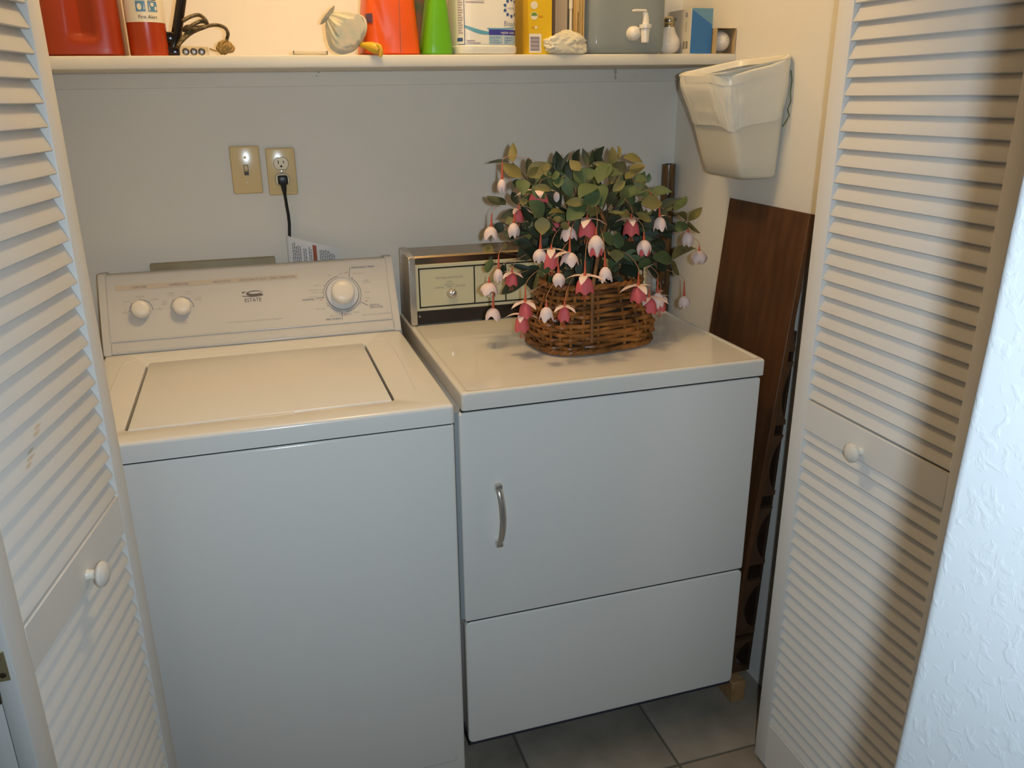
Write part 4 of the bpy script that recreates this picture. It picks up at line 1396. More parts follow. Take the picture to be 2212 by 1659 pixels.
for i, (nx, ny, nz, tx, ty, tz, bx_, by_, bz_, w_, ty_) in enumerate(FLOWERS):
    N_, T_, B_ = Vector((nx, ny, nz)), Vector((tx, ty, tz)), Vector((bx_, by_, bz_))
    down = (B_ - N_)
    ln = down.length
    down.normalize()
    up_ = -down
    xa = up_.cross(Vector((0.3, 1, 0.1))).normalized()
    ya = up_.cross(xa)
    rot = Matrix((xa, ya, up_)).transposed().to_4x4() @ Matrix.Rotation(rl.uniform(0, 6.28), 4, 'Z')
    key = {'W': 'W%d' % (1 if i % 3 == 1 else 0), 'P': 'P', 'M': 'M'}[ty_]
    f = inst(key)
    f.parent = pl
    wk = w_ * (1.04 if ty_ != 'P' else 0.95)
    Mf = Matrix.Translation(N_ - PLOC) @ rot @ Matrix.Diagonal((wk, wk, ln, 1))
    f.matrix_local = Mf
    c = inst('cal')
    c.parent = f
    tl = max((T_ - N_).length, 0.012)
    c.matrix_local = Matrix.Diagonal((0.030 / wk, 0.030 / wk, tl / ln, 1))
    if ty_ == 'M':
        k = inst('C')
        k.parent = f
        k.matrix_local = Matrix.Translation((0, 0, -0.12)) @ Matrix.Diagonal((0.84, 0.84, 0.92, 1))
    if ty_ == 'P' or i % 5 == 0:
        for s in range(4 if ty_ == 'P' else 1):
            k = inst('sepal')
            k.parent = f
            ks = 1.32 + rl.uniform(-0.15, 0.15)
            k.matrix_local = Matrix.Rotation(PI / 2 * s + 0.4, 4, 'Z') @ Matrix.Diagonal((ks, ks * 1.15, ks * w_ / ln, 1))
    if ty_ == 'P':
        k = inst('st')
        k.parent = f
    # thread-thin stalk back into the bush
    cen = Vector((0.43, 0.36, min(T_.z + 0.06, 1.28)))
    e = T_.lerp(cen, 0.35) + Vector((0, 0, 0.02))
    m_ = T_ + Vector((0, 0, 0.024))
    bm = bmesh.new()
    tube(bm, [T_ * (1 - t) ** 2 + m_ * 2 * t * (1 - t) + e * t * t for t in [q / 7 for q in range(8)]], 0.0007, 5)
    me_o = obj('stalk', bm, STALK)
    me_o.parent = f
    me_o.matrix_parent_inverse = (Matrix.Translation(PLOC) @ Mf).inverted()

# ------------------------------------------------------------------ things on the shelf, left to right
def surf_print(cx, cy, a, b, e, off=0.0006):
    """(u, z) on the front of a superelliptic body, u measured as x offset from its centre"""
    def f(u, z):
        q = min(0.999, abs(u) / a)
        y = -b * (1 - q ** e) ** (1 / e)
        return (cx + u, cy + y - off, z)
    return f


# 1 red detergent jug
zb = zshelf(-0.61)
jg = thing('detergent_jug', 'dark orange-red detergent jug at the left end of the shelf beside the fire extinguisher', 'jug', (-0.615, 0.555, zb))


def jug_dent(u, v, z):
    h = z - zb
    d = 0
    if v < -0.2:
        g = math.exp(-((u - 0.10) / 0.20) ** 2)
        s = 1 / (1 + math.exp(-(h - 0.034) / 0.003))
        d = 0.022 * g * s * (1 if h < 0.20 else max(0, 1 - (h - 0.20) / 0.03))
    return (0, d, 0)


bm = bmesh.new()
secs = [(-0.6145, 0.555, zb + 0.0005, 0.068, 0.058, 4.5), (-0.6145, 0.555, zb + 0.004, 0.0745, 0.064, 4.5)]
for i in range(1, 40):
    h = 0.004 + 0.226 * i / 39
    secs.append((-0.6145 + 0.010 * h, 0.555, zb + h, 0.0750 - 0.02 * h, 0.065 - 0.02 * h, 4.5))
secs += [(-0.612, 0.555, zb + 0.25, 0.055, 0.050, 3), (-0.612, 0.555, zb + 0.265, 0.030, 0.030, 2), (-0.612, 0.555, zb + 0.285, 0.028, 0.028, 2)]
loft(bm, secs, 120, dent=jug_dent)
obj('body', bm, mat('red_orange_plastic', (0.34, 0.036, 0.006, 1), 0.35), jg)
bm = bmesh.new()
lathe(bm, [(0.033, zb + 0.28), (0.033, zb + 0.32), (0.030, zb + 0.325)], Matrix.Translation((-0.612, 0.555, 0)), 28)
obj('cap', bm, mat('red_cap', (0.30, 0.03, 0.01, 1), 0.4), jg)
pr = Print(lambda u, z: (u, 0.560 - 0.0656 * (1 - min(0.999, abs(u + 0.6145) / 0.0760) ** 4.5) ** (1 / 4.5), z))
for k in range(4):
    pr.rect(-0.6880 + 0.007 * k, -0.6880 + 0.007 * (k + 1), zb + 0.041, zb + 0.14)
pr.done('side_label', mat('cream_label', (0.75, 0.66, 0.45, 1), 0.5), jg)

# 2 fire extinguisher
ex_c = (-0.4945, 0.5300)
er = 0.0375
zb = zshelf(ex_c[0])
ex = thing('fire_extinguisher', 'red fire extinguisher with a white label on the shelf', 'fire extinguisher', (*ex_c, zb))
bm = bmesh.new()
lathe(bm, [(er - 0.004, zb + 0.0002), (er - 0.001, zb + 0.002), (er, zb + 0.005), (er, zb + 0.25), (er * 0.92, zb + 0.275), (er * 0.6, zb + 0.295), (0.014, zb + 0.305), (0.014, zb + 0.315)], Matrix.Translation((*ex_c, 0)), 48)
obj('cylinder', bm, mat('extinguisher_red', (0.43, 0.048, 0.008, 1), 0.28), ex)
bm = bmesh.new()
box(bm, ex_c[0] - 0.014, ex_c[0] + 0.014, ex_c[1] - 0.05, ex_c[1] + 0.02, zb + 0.315, zb + 0.335, 0.004, 2)
obj('valve', bm, BLACK, ex)
bm = bmesh.new()
box(bm, ex_c[0] - 0.010, ex_c[0] + 0.010, ex_c[1] - 0.02, ex_c[1] + 0.085, zb + 0.345, zb + 0.353, 0.003, 2)
obj('lever', bm, BLACK, ex)
# the side facing the room is turned a little to the left, towards the camera
ea0 = math.atan2(CAM.y - ex_c[1], CAM.x - ex_c[0]) + 0.12
cyl = lambda off: (lambda u, z: (ex_c[0] + (er + off) * math.cos(ea0 + u / er), ex_c[1] + (er + off) * math.sin(ea0 + u / er), z))
pr = Print(cyl(0.0004))
pr.rect(-er * 1.9, er * 1.9, zb + 0.0635, zb + 0.235, 40)
lab = pr.done('label', mat('white_label', (0.78, 0.70, 0.55, 1), 0.35), ex)
pr = Print(cyl(0.0009))
for ku in (-0.0105, 0.0125):
    pr.rect(ku - 0.0090, ku + 0.0090, zb + 0.0830, zb + 0.1020, 6)
pr.done('pictogram', mat('picto_blue', (0.10, 0.25, 0.42, 1), 0.4), lab)
pr = Print(cyl(0.0013))
pr.disc(-0.0125, zb + 0.0915, 0.0042, 0.0062, 12)
pr.poly([(-0.0050, zb + 0.087), (-0.0030, zb + 0.087), (-0.0035, zb + 0.098)])
pr.poly([(0.0085, zb + 0.0990), (0.0150, zb + 0.0990), (0.0140, zb + 0.0925), (0.0095, zb + 0.0925)])
pr.disc(0.0180, zb + 0.0890, 0.0022, 0.0040, 10)
pr.poly([(0.0050, zb + 0.085), (0.0075, zb + 0.085), (0.0060, zb + 0.100)])
pr.done('pictogram_figures', mat('white_label', (0.8, 0.8, 0.8, 1)), lab)
pr = Print(cyl(0.0010))
pr.text('First Alert', 0.0010, zb + 0.0700, 0.0092, 'CENTER', 0.93)
pr.rect(-0.0180, -0.0120, zb + 0.1035, zb + 0.1065).rect(-0.010, -0.0030, zb + 0.1035, zb + 0.1055).rect(0.004, 0.0080, zb + 0.1035, zb + 0.1075).rect(0.010, 0.0200, zb + 0.1035, zb + 0.1055)
pr.rect(-0.019, 0.020, zb + 0.115, zb + 0.150, 6)
pr.done('lettering', mat('black_ink', (0.03, 0.03, 0.03, 1), 0.5), lab)

# 3 black curling iron with its coiled cord
zb = zshelf(-0.44)
ci = thing('curling_iron', 'black curling iron standing on the shelf with its dark cord coiled', 'curling iron', (-0.445, 0.53, zb))
GLB = mat('gloss_black', (0.014, 0.010, 0.007, 1), 0.18)
bm = bmesh.new()
tube(bm, [(-0.4500, 0.535, zb + 0.002), (-0.4485, 0.535, zb + 0.02), (-0.4415, 0.535, zb + 0.035), (-0.4375, 0.535, zb + 0.048), (-0.4210, 0.535, zb + 0.108), (-0.390, 0.535, zb + 0.22)], [0.0125, 0.0135, 0.0125, 0.0105, 0.0098, 0.0095], 16)
obj('handle', bm, GLB, ci)
bm = bmesh.new()
box(bm, -0.4650, -0.4420, 0.522, 0.545, zb + 0.026, zb + 0.048, 0.005, 2)
box(bm, -0.4600, -0.4360, 0.520, 0.545, zb + 0.0005, zb + 0.020, 0.005, 2)
obj('clamp', bm, GLB, ci)


CORDM = mat('braided_cord', (0.035, 0.028, 0.015, 1), 0.45, var=0.6, vscale=120, col2=(0.20, 0.14, 0.06, 1))
bm = bmesh.new()
tube(bm, smooth_path(CORD_A), 0.0038, 10)
tube(bm, smooth_path(CORD_B), 0.0036, 10)
obj('cord', bm, CORDM, ci)
tw = thing('twine_bundle', 'knotted tan twine tied round the end of the coiled cord', 'twine', (-0.346, 0.50, zb))
TW = mat('tan_twine', (0.38, 0.24, 0.075, 1), 0.6, var=0.5, vscale=80)
rt_ = random.Random(4)
bm = bmesh.new()
for k in range(11):
    c = Vector((-0.347 + rt_.uniform(-0.004, 0.006), 0.505, zshelf(-0.35) + 0.0165))
    d = Vector((rt_.uniform(-1, 1), rt_.uniform(-0.6, 0.6), rt_.uniform(-0.6, 0.6))).normalized()
    e = d.orthogonal().normalized()
    ring = [c + (d * math.cos(t) * rt_.uniform(0.010, 0.015) + e * math.sin(t) * 0.010) for t in [2 * PI * q / 16 for q in range(16)]]
    for q in ring:
        q.z = max(q.z, zshelf(-0.35) + 0.0042)
    tube(bm, ring, 0.0036, 8, closed=True)
tube(bm, [(-0.352, 0.505, zshelf(-0.35) + 0.012), (-0.366, 0.502, zshelf(-0.35) + 0.010), (-0.377, 0.50, zshelf(-0.35) + 0.014)], 0.0018, 6)
obj('knot', bm, TW, tw)

# 4 clear pack of three metal rings
zb = zshelf(-0.405)
bp_ = thing('ring_pack', 'small clear plastic pack with three round metal rings in front of the curling iron', 'pack', (-0.405, 0.495, zb))
CLEAR = mat('clear_plastic', (0.9, 0.88, 0.84, 1), 0.08, trans=0.95, ior=1.3)
bm = bmesh.new()
box(bm, -0.432, -0.379, 0.4900, 0.5060, zb + 0.0004, zb + 0.0190, 0.003, 2)
obj('blister', bm, CLEAR, bp_)
for rx in (-0.4230, -0.4075, -0.3925):
    bm = bmesh.new()
    ring = [(rx + 0.0056 * math.cos(2 * PI * q / 20), 0.4875, zb + 0.0078 + 0.0056 * math.sin(2 * PI * q / 20)) for q in range(20)]
    tube(bm, ring, 0.0016, 8, closed=True)
    rg = obj('metal_ring', bm, mat('dark_steel', (0.18, 0.18, 0.2, 1), 0.25, metal=1.0), bp_)
    bm = bmesh.new()
    lathe(bm, [(0.0048, 0), (0.0040, 0.0018), (0.0008, 0.0026)], Matrix.Translation((rx, 0.4882, zb + 0.0078)) @ Matrix.Rotation(R(90), 4, 'X'), 16)
    obj('ring_centre', bm, mat('bright_steel', (0.75, 0.74, 0.72, 1), 0.2, metal=0.8), rg)

# 5 flat clear clip tray
zb = zshelf(-0.17)
tr = thing('clear_tray', 'small flat clear plastic tray lying near the shelf edge', 'tray', (-0.174, 0.49, zb))
bm = bmesh.new()
box(bm, -0.210, -0.138, 0.484, 0.515, zb + 0.0003, zb + 0.0022, 0.0006, 1)
obj('base', bm, CLEAR, tr)
for a, b, c_, d_ in ((-0.210, -0.138, 0.513, 0.515), (-0.210, -0.2075, 0.484, 0.515), (-0.1405, -0.138, 0.484, 0.515)):
    bm = bmesh.new()
    box(bm, a, b, c_, d_, zb + 0.002, zb + 0.0090, 0.0006, 1)
    obj('rim', bm, CLEAR, tr)

# 6 cloth sachet gathered by a yellow tie
zb = zshelf(-0.09)
cl = thing('cloth_bundle', 'pale floral cloth bundle gathered with a yellow tie beside the orange bottle', 'cloth', (-0.095, 0.50, zb))
CLOTH = mat('floral_cloth', (0.70, 0.58, 0.42, 1), 0.8, var=0.5, vscale=45, col2=(0.46, 0.49, 0.38, 1), bump=0.2, bscale=200)
tie = Vector((-0.064, 0.490, zb + 0.021))
axis = Vector((-0.70, 0.22, 0.66)).normalized()
ua = axis.cross(Vector((0, 0, 1))).normalized()
va_ = ua.cross(axis)
bm = bmesh.new()
n, rows = 120, 30
rings = []
for i in range(rows + 1):
    t = i / rows
    ring = []
    for j in range(n):
        a = 2 * PI * j / n
        pl_ = 1 + (0.12 * math.sin(10 * a + 1.5 * t) + 0.06 * math.sin(23 * a - 2 * t)) * (1 - 0.5 * t) + 0.10 * noise.noise(Vector((math.cos(a) * 1.3, math.sin(a) * 1.3, t * 2)))
        rr = (0.005 + 0.039 * math.sin(PI * t ** 0.72) ** 0.8) * pl_ if t < 0.93 else (0.010 + 0.20 * (t - 0.93)) * pl_
        q = tie + axis * (0.088 * t) + ua * (math.cos(a) * rr * 0.75) + va_ * (math.sin(a) * rr)
        q.x -= 0.004
        q.y = max(q.y, 0.4745)
        q.z = max(q.z, zb + 0.0010)
        ring.append(bm.verts.new(q))
    rings.append(ring)
for a_, b_ in zip(rings, rings[1:]):
    for j in range(n):
        bm.faces.new((a_[j], a_[(j + 1) % n], b_[(j + 1) % n], b_[j]))
bm.faces.new(rings[-1])
obj('gathered_cloth', bm, CLOTH, cl)
YEL = mat('yellow_rubber', (0.72, 0.43, 0.03, 1), 0.4)
bm = bmesh.new()
tube(bm, [(-0.066, 0.488, zb + 0.021), (-0.056, 0.482, zb + 0.0195), (-0.046, 0.475, zb + 0.0165), (-0.037, 0.469, zb + 0.0125), (-0.031, 0.466, zb + 0.009)], [0.0055, 0.0070, 0.0105, 0.0118, 0.0090], 16)
obj('yellow_tie', bm, YEL, cl)
bm = bmesh.new()
tube(bm, [(-0.036, 0.4625, zb + 0.021), (-0.030, 0.4610, zb + 0.0165), (-0.0275, 0.4605, zb + 0.007), (-0.030, 0.4615, zb - 0.0040)], [0.0040, 0.0052, 0.0050, 0.0038], 12)
obj('tie_loop', bm, YEL, cl)

# 7 orange bottle
zb = zshelf(0.0)
ob_ = thing('orange_bottle', 'bright orange detergent bottle with a moulded seam in the middle of the shelf', 'bottle', (0.005, 0.545, zb))
OC = (0.0045, 0.552)
oa = lambda h: 0.0660 - 0.105 * max(0, h - 0.01) if h < 0.20 else 0.0460 * max(0.3, 1 - (h - 0.2) * 6)
bm = bmesh.new()
secs = [(*OC, zb + 0.0004, 0.060, 0.058, 4)]
for i in range(30):
    h = 0.005 + 0.22 * i / 29
    a = oa(h)
    secs.append((OC[0] + 0.02 * h, OC[1], zb + h, a, 0.064 * (0.75 + 0.25 * a / 0.066), 4))
secs.append((OC[0] + 0.004, OC[1], zb + 0.25, 0.022, 0.022, 2))
loft(bm, secs, 96, dent=lambda u, v, z: (0, 0.004 * math.exp(-((abs(u + 0.42 + (z - zb - 0.06) * 5)) / 0.16) ** 2) if v < -0.3 else 0, 0))
ORG = mat('orange_plastic', (0.80, 0.105, 0.010, 1), 0.38)
obj('body', bm, ORG, ob_)
bm = bmesh.new()
seam = []
for i in range(16):
    h = 0.006 + 0.19 * i / 15
    a = oa(h)
    b = 0.064 * (0.75 + 0.25 * a / 0.066)
    seam.append((OC[0] + 0.02 * h + 0.0155, OC[1] - b * 0.9985 - 0.0004, zb + h))
tube(bm, seam, 0.0008, 6)
obj('seam', bm, mat('seam_grey', (0.30, 0.12, 0.08, 1), 0.4), ob_)
pr = Print(lambda u, z: (OC[0] + 0.0013 + u, OC[1] - 0.0644 * (1 - min(0.995, abs(u) / oa(z - zb)) ** 4) ** 0.25 * (0.75 + 0.25 * oa(z - zb) / 0.066) - 0.0022, z))
for k in range(6):
    pr.rect(-0.0560 + 0.0022 * k, -0.0560 + 0.0022 * (k + 1), zb + 0.0655, zb + 0.0835)
tgp = pr.done('purple_label', mat('purple_label', (0.11, 0.055, 0.10, 1), 0.4), ob_)

# 8 green bottle
zb = zshelf(0.11)
gb = thing('green_bottle', 'bright green cleaning bottle between the orange bottle and the bleach', 'bottle', (0.108, 0.53, zb))
GC = (0.1085, 0.530)
bm = bmesh.new()
secs = [(*GC, zb + 0.0004, 0.030, 0.038, 3.2), (*GC, zb + 0.004, 0.0345, 0.042, 3.2), (*GC, zb + 0.012, 0.0352, 0.043, 3.2)]
for i in range(1, 16):
    h = 0.012 + 0.17 * i / 15
    k = i / 15
    secs.append((GC[0] + 0.0035 * k, GC[1], zb + h, 0.0352 - 0.0125 * min(1, k * 1.45) - 0.004 * k, 0.043 - 0.012 * k, 3.2))
secs.append((GC[0] + 0.0035, GC[1], zb + 0.20, 0.013, 0.013, 2))
secs.append((GC[0] + 0.0035, GC[1], zb + 0.22, 0.013, 0.013, 2))
loft(bm, secs, 64)
obj('body', bm, mat('green_plastic', (0.135, 0.42, 0.012, 1), 0.35), gb)
bm = bmesh.new()
box(bm, GC[0] - 0.012, GC[0] + 0.018, GC[1] - 0.045, GC[1] + 0.02, zb + 0.222, zb + 0.25, 0.006, 2)
obj('spray_head', bm, PLAST_W, gb)
lo = thing('striped_carton', 'narrow carton with dark red and green print behind the green bottle', 'carton', (0.086, 0.60, zb))
bm = bmesh.new()
box(bm, 0.076, 0.108, 0.580, 0.625, zshelf(0.09) + 0.0003, zshelf(0.09) + 0.19, 0.0015, 1)
obj('carton_box', bm, mat('carton_print', (0.30, 0.06, 0.03, 1), 0.5, var=0.9, vscale=22, col2=(0.05, 0.09, 0.03, 1)), lo)

# 9 bleach jug
zb = zshelf(0.22)
bj = thing('bleach_jug', 'white bleach jug with a blue and white label on the shelf', 'jug', (0.22, 0.545, zb))
BCc = (0.2205, 0.5455)
bm = bmesh.new()
secs = [(*BCc, zb + 0.0004, 0.066, 0.058, 4.5), (*BCc, zb + 0.003, 0.0715, 0.0635, 4.5), (*BCc, zb + 0.008, 0.0735, 0.0655, 4.5), (*BCc, zb + 0.0175, 0.0735, 0.0655, 4.5), (*BCc, zb + 0.0195, 0.0715, 0.0635, 4.5)]
for i in range(1, 12):
    secs.append((*BCc, zb + 0.0195 + 0.18 * i / 11, 0.0715, 0.0635, 4.5))
secs += [(*BCc, zb + 0.22, 0.055, 0.05, 3.5), (*BCc, zb + 0.245, 0.026, 0.026, 2), (*BCc, zb + 0.265, 0.024, 0.024, 2)]
loft(bm, secs, 96)
obj('body', bm, mat('white_hdpe', (0.80, 0.76, 0.64, 1), 0.4), bj)
bm = bmesh.new()
lathe(bm, [(0.026, zb + 0.262), (0.026, zb + 0.29), (0.023, zb + 0.293)], Matrix.Translation((*BCc, 0)), 28)
obj('cap', bm, mat('blue_cap', (0.05, 0.13, 0.4, 1), 0.4), bj)
bs = lambda off: surf_print(BCc[0], BCc[1], 0.0715, 0.0635, 4.5, off)
NAVY = mat('navy_print', (0.045, 0.10, 0.26, 1), 0.45)
pr = Print(bs(0.0005))
pr.rect(-0.0690, 0.0700, zb + 0.0215, zb + 0.195, 28)
lb = pr.done('label', mat('label_white', (0.82, 0.77, 0.66, 1), 0.35), bj)
pr = Print(bs(0.0010))
pr.rect(-0.0560, -0.0546, zb + 0.0215, zb + 0.195)
pr.rect(-0.0680, -0.0546, zb + 0.0205, zb + 0.0220, 3)
pr.rect(-0.0685, -0.0590, zb + 0.0275, zb + 0.0350, 3)
# ring of eight pointed petals
fu, fv = 0.0545, zb + 0.0975
for k in range(10):
    a = 2 * PI * k / 10 - PI / 2
    c, s = math.cos(a), math.sin(a)
    ci_, co = 0.0130, 0.0215
    pr.poly([(fu + c * co, fv + s * co), (fu + c * 0.0172 - s * 0.0036, fv + s * 0.0172 + c * 0.0036), (fu + c * ci_ - s * 0.0022, fv + s * ci_ + c * 0.0022), (fu + c * 0.0145, fv + s * 0.0145), (fu + c * ci_ + s * 0.0022, fv + s * ci_ - c * 0.0022), (fu + c * 0.0172 + s * 0.0036, fv + s * 0.0172 - c * 0.0036)])
pr.done('blue_print', NAVY, lb)
pr = Print(bs(0.0011))
for k in range(16):
    v = zb + 0.194 - 0.0042 * k * 1.35
    if v < zb + 0.058:
        break
    pr.rect(-0.0520, (-0.0100 if v > zb + 0.087 else (-0.030 + 0.010 * (k % 2))), v - 0.0026, v, 4)
for k in range(30):
    v = zb + 0.192 - 0.0052 * k
    if v < zb + 0.045:
        break
    pr.rect(-0.0670, -0.0585 - 0.002 * (k % 3 == 0), v - 0.0028, v, 2)
pr.rect(-0.0510, -0.0330, zb + 0.0275, zb + 0.0300, 2).rect(-0.0510, -0.0200, zb + 0.0230, zb + 0.0255, 3)
pr.text('HOME', fu, fv - 0.003, 0.0072)
pr.done('fine_print', mat('mauve_ink', (0.42, 0.34, 0.36, 1), 0.5), lb)
pr = Print(bs(0.0011))
pr.text('Bleach', 0.0525, zb + 0.0600, 0.0155, 'CENTER', 0.86)
pr.done('brand_word', mat('grey_violet_ink', (0.30, 0.27, 0.32, 1), 0.5), lb)
pr = Print(bs(0.0012))
pr.rect(-0.0005, 0.0690, zb + 0.0410, zb + 0.0525, 14)
pr.done('indigo_band', mat('indigo_print', (0.055, 0.055, 0.30, 1), 0.4), lb)
pr = Print(bs(0.0016))
pr.text('regular scent', 0.0620, zb + 0.0440, 0.0078, 'RIGHT', 0.85)
pr.done('band_lettering', mat('label_white', (0.82, 0.77, 0.66, 1)), lb)
pr = Print(bs(0.0012))
pr.rect(-0.0005, 0.0320, zb + 0.0225, zb + 0.0405, 6).rect(0.0340, 0.0690, zb + 0.0225, zb + 0.0405, 8)
pr.done('pale_blue_panel', mat('pale_blue_print', (0.40, 0.52, 0.56, 1), 0.4), lb)
pr = Print(bs(0.0016))
pr.text('KILLS 99.9%', 0.0020, zb + 0.0340, 0.0052, 'LEFT', 0.95).text('of common', 0.0020, zb + 0.0290, 0.0046, 'LEFT').text('household germs', 0.0020, zb + 0.0242, 0.0042, 'LEFT', 0.9)
pr.text('whitens &', 0.0365, zb + 0.0340, 0.0048, 'LEFT').text('brightens', 0.0365, zb + 0.0290, 0.0046, 'LEFT').text('48 oz', 0.0365, zb + 0.0242, 0.0042, 'LEFT')
pr.done('panel_lettering', NAVY, lb)
pr = Print(bs(0.0009))
top_c = lambda u: zb + 0.0610 - 0.0145 * math.sin(min(1, max(0, (u + 0.055) / 0.075)) * PI / 2)
for k in range(14):
    a = -0.0545 + 0.0560 * k / 14
    b = -0.0545 + 0.0560 * (k + 1) / 14
    th = lambda u: 0.0025 + 0.0060 * math.sin(PI * (u + 0.0545) / 0.062 * 0.8 + 0.4)
    pr.poly([(a, top_c(a) - th(a)), (b, top_c(b) - th(b)), (b, top_c(b)), (a, top_c(a))])
for k in range(10):
    a = -0.004 + 0.072 * k / 10
    b = -0.004 + 0.072 * (k + 1) / 10
    g = lambda u: zb + 0.0525 + 0.020 * max(0, (u - 0.02) / 0.05) ** 2 * 0.2
    pr.poly([(a, g(a)), (b, g(b)), (b, g(b) + 0.0030), (a, g(a) + 0.0030)])
pr.done('teal_swoosh', mat('teal_print', (0.13, 0.36, 0.46, 1), 0.4), lb)

# 10 bottle behind the bleach
zb = zshelf(0.34)
cb = thing('spray_bottle', 'blue and orange spray bottle half hidden behind the bleach jug', 'bottle', (0.332, 0.645, zb))
bm = bmesh.new()
loft(bm, [(0.338, 0.650, zb + 0.0004, 0.036, 0.030, 3), (0.338, 0.650, zb + 0.003, 0.040, 0.034, 3), (0.338, 0.650, zb + 0.060, 0.040, 0.034, 3), (0.338, 0.650, zb + 0.064, 0.040, 0.034, 3)], 48)
obj('base_label', bm, mat('orange_label', (0.46, 0.13, 0.03, 1), 0.4, var=0.6, vscale=40), cb)
bm = bmesh.new()
loft(bm, [(0.338, 0.650, zb + 0.064, 0.0398, 0.0338, 3), (0.338, 0.650, zb + 0.13, 0.036, 0.030, 3), (0.338, 0.650, zb + 0.18, 0.018, 0.018, 2), (0.338, 0.650, zb + 0.21, 0.016, 0.016, 2)], 48)
obj('body', bm, mat('blue_grey_plastic', (0.18, 0.34, 0.40, 1), 0.3), cb)

# 11 yellow box
zb = zshelf(0.345)
yb_ = thing('yellow_box', 'tall yellow laundry box with a barcode next to the bleach jug', 'box', (0.344, 0.54, zb))
bm = bmesh.new()
box(bm, 0.3155, 0.3725, 0.486, 0.590, zb + 0.0003, zb + 0.235, 0.0012, 1)
obj('carton', bm, mat('yellow_card', (0.74, 0.46, 0.012, 1), 0.45), yb_)
pr = Print(lambda u, v: (u, 0.4856, v))
pr.rect(0.3170, 0.3465, zb + 0.0035, zb + 0.0440)
pr.done('barcode_panel', mat('panel_white', (0.80, 0.72, 0.58, 1), 0.5), yb_)
pr = Print(lambda u, v: (u, 0.4853, v))
for k in range(11):
    v = zb + 0.0080 + 0.0028 * k
    pr.rect(0.3195, 0.3420, v, v + (0.0016 if k % 3 else 0.0023))
pr.done('barcode', mat('barcode_ink', (0.26, 0.20, 0.24, 1), 0.5), yb_)
pr = Print(lambda u, v: (u, 0.4855, v))
for v in (zb + 0.0815, zb + 0.1035):
    pr.disc(0.3290, v, 0.0085)
pr.disc(0.3335, zb + 0.0575, 0.0032)
pr.done('round_seals', mat('seal_white', (0.78, 0.70, 0.50, 1), 0.5), yb_)
pr = Print(lambda u, v: (u, 0.4852, v))
pr.arc(0.3290, zb + 0.0815, 0.0005, 0.0072, 0, 180, 12)
pr.done('green_leaf_mark', mat('seal_green', (0.16, 0.28, 0.04, 1), 0.5), yb_)
pr = Print(lambda u, v: (u, 0.4852, v))
pr.rect(0.3395, 0.3500, zb + 0.0790, zb + 0.0825).rect(0.3230, 0.3285, zb + 0.0555, zb + 0.0590)
pr.done('orange_print', mat('orange_ink', (0.66, 0.28, 0.02, 1), 0.5), yb_)

# 12 cartons, rod and rulers behind the crumpled bag
zb = zshelf(0.40)
b1 = thing('picture_carton', 'carton printed yellow and green beside the yellow box', 'carton', (0.385, 0.58, zb))
bm = bmesh.new()
box(bm, 0.3745, 0.3925, 0.545, 0.66, zb + 0.0003, zb + 0.20, 0.001, 1)
obj('carton', bm, mat('picture_print', (0.68, 0.58, 0.36, 1), 0.5, var=0.9, vscale=20, col2=(0.30, 0.26, 0.10, 1)), b1)
b2 = thing('tan_box', 'plain grey tan cardboard box behind the crumpled plastic bag', 'box', (0.412, 0.56, zb))
bm = bmesh.new()
box(bm, 0.3945, 0.4250, 0.525, 0.66, zb + 0.0003, zb + 0.22, 0.001, 1)
obj('carton', bm, mat('tan_card', (0.52, 0.41, 0.28, 1), 0.6), b2)
b3 = thing('white_rod', 'thin white plastic rod standing between the tan box and the rulers', 'rod', (0.4310, 0.52, zb))
bm = bmesh.new()
tube(bm, [(0.4315, 0.520, zb + 0.0005), (0.4315, 0.520, zb + 0.10), (0.4315, 0.520, zb + 0.1002), (0.4315, 0.520, zb + 0.25)], [0.0034, 0.0034, 0.0048, 0.0048], 12)
obj('shaft', bm, mat('white_rod', (0.76, 0.70, 0.56, 1), 0.4), b3)
RUL = mat('ruler_wood', (0.62, 0.42, 0.16, 1), 0.5, var=0.2, vscale=30, stretch=(4, 4, 0.4))
for k, (x0, x1, y, lbl) in enumerate(((0.4370, 0.4455, 0.513, 'slim wooden ruler with a dark slot standing beside the white rod'), (0.4462, 0.4515, 0.511, 'slim wooden ruler in the middle of the three upright ones'), (0.4522, 0.4560, 0.509, 'slim wooden ruler nearest the water dispenser'))):
    t = thing('wooden_ruler', lbl, 'ruler', ((x0 + x1) / 2, y, zb), 'upright rulers on the shelf')
    bm = bmesh.new()
    box(bm, x0, x1, y - 0.014, y + 0.014, zb + 0.0004, zb + 0.26, 0.0006, 1)
    obj('stick', bm, RUL, t)
    if k == 0:
        bm = bmesh.new()
        box(bm, x0 + 0.003, x1 - 0.003, y - 0.0146, y - 0.0135, zb + 0.03, zb + 0.092)
        obj('slot', bm, mat('slot_ochre', (0.22, 0.13, 0.03, 1), 0.6), t)

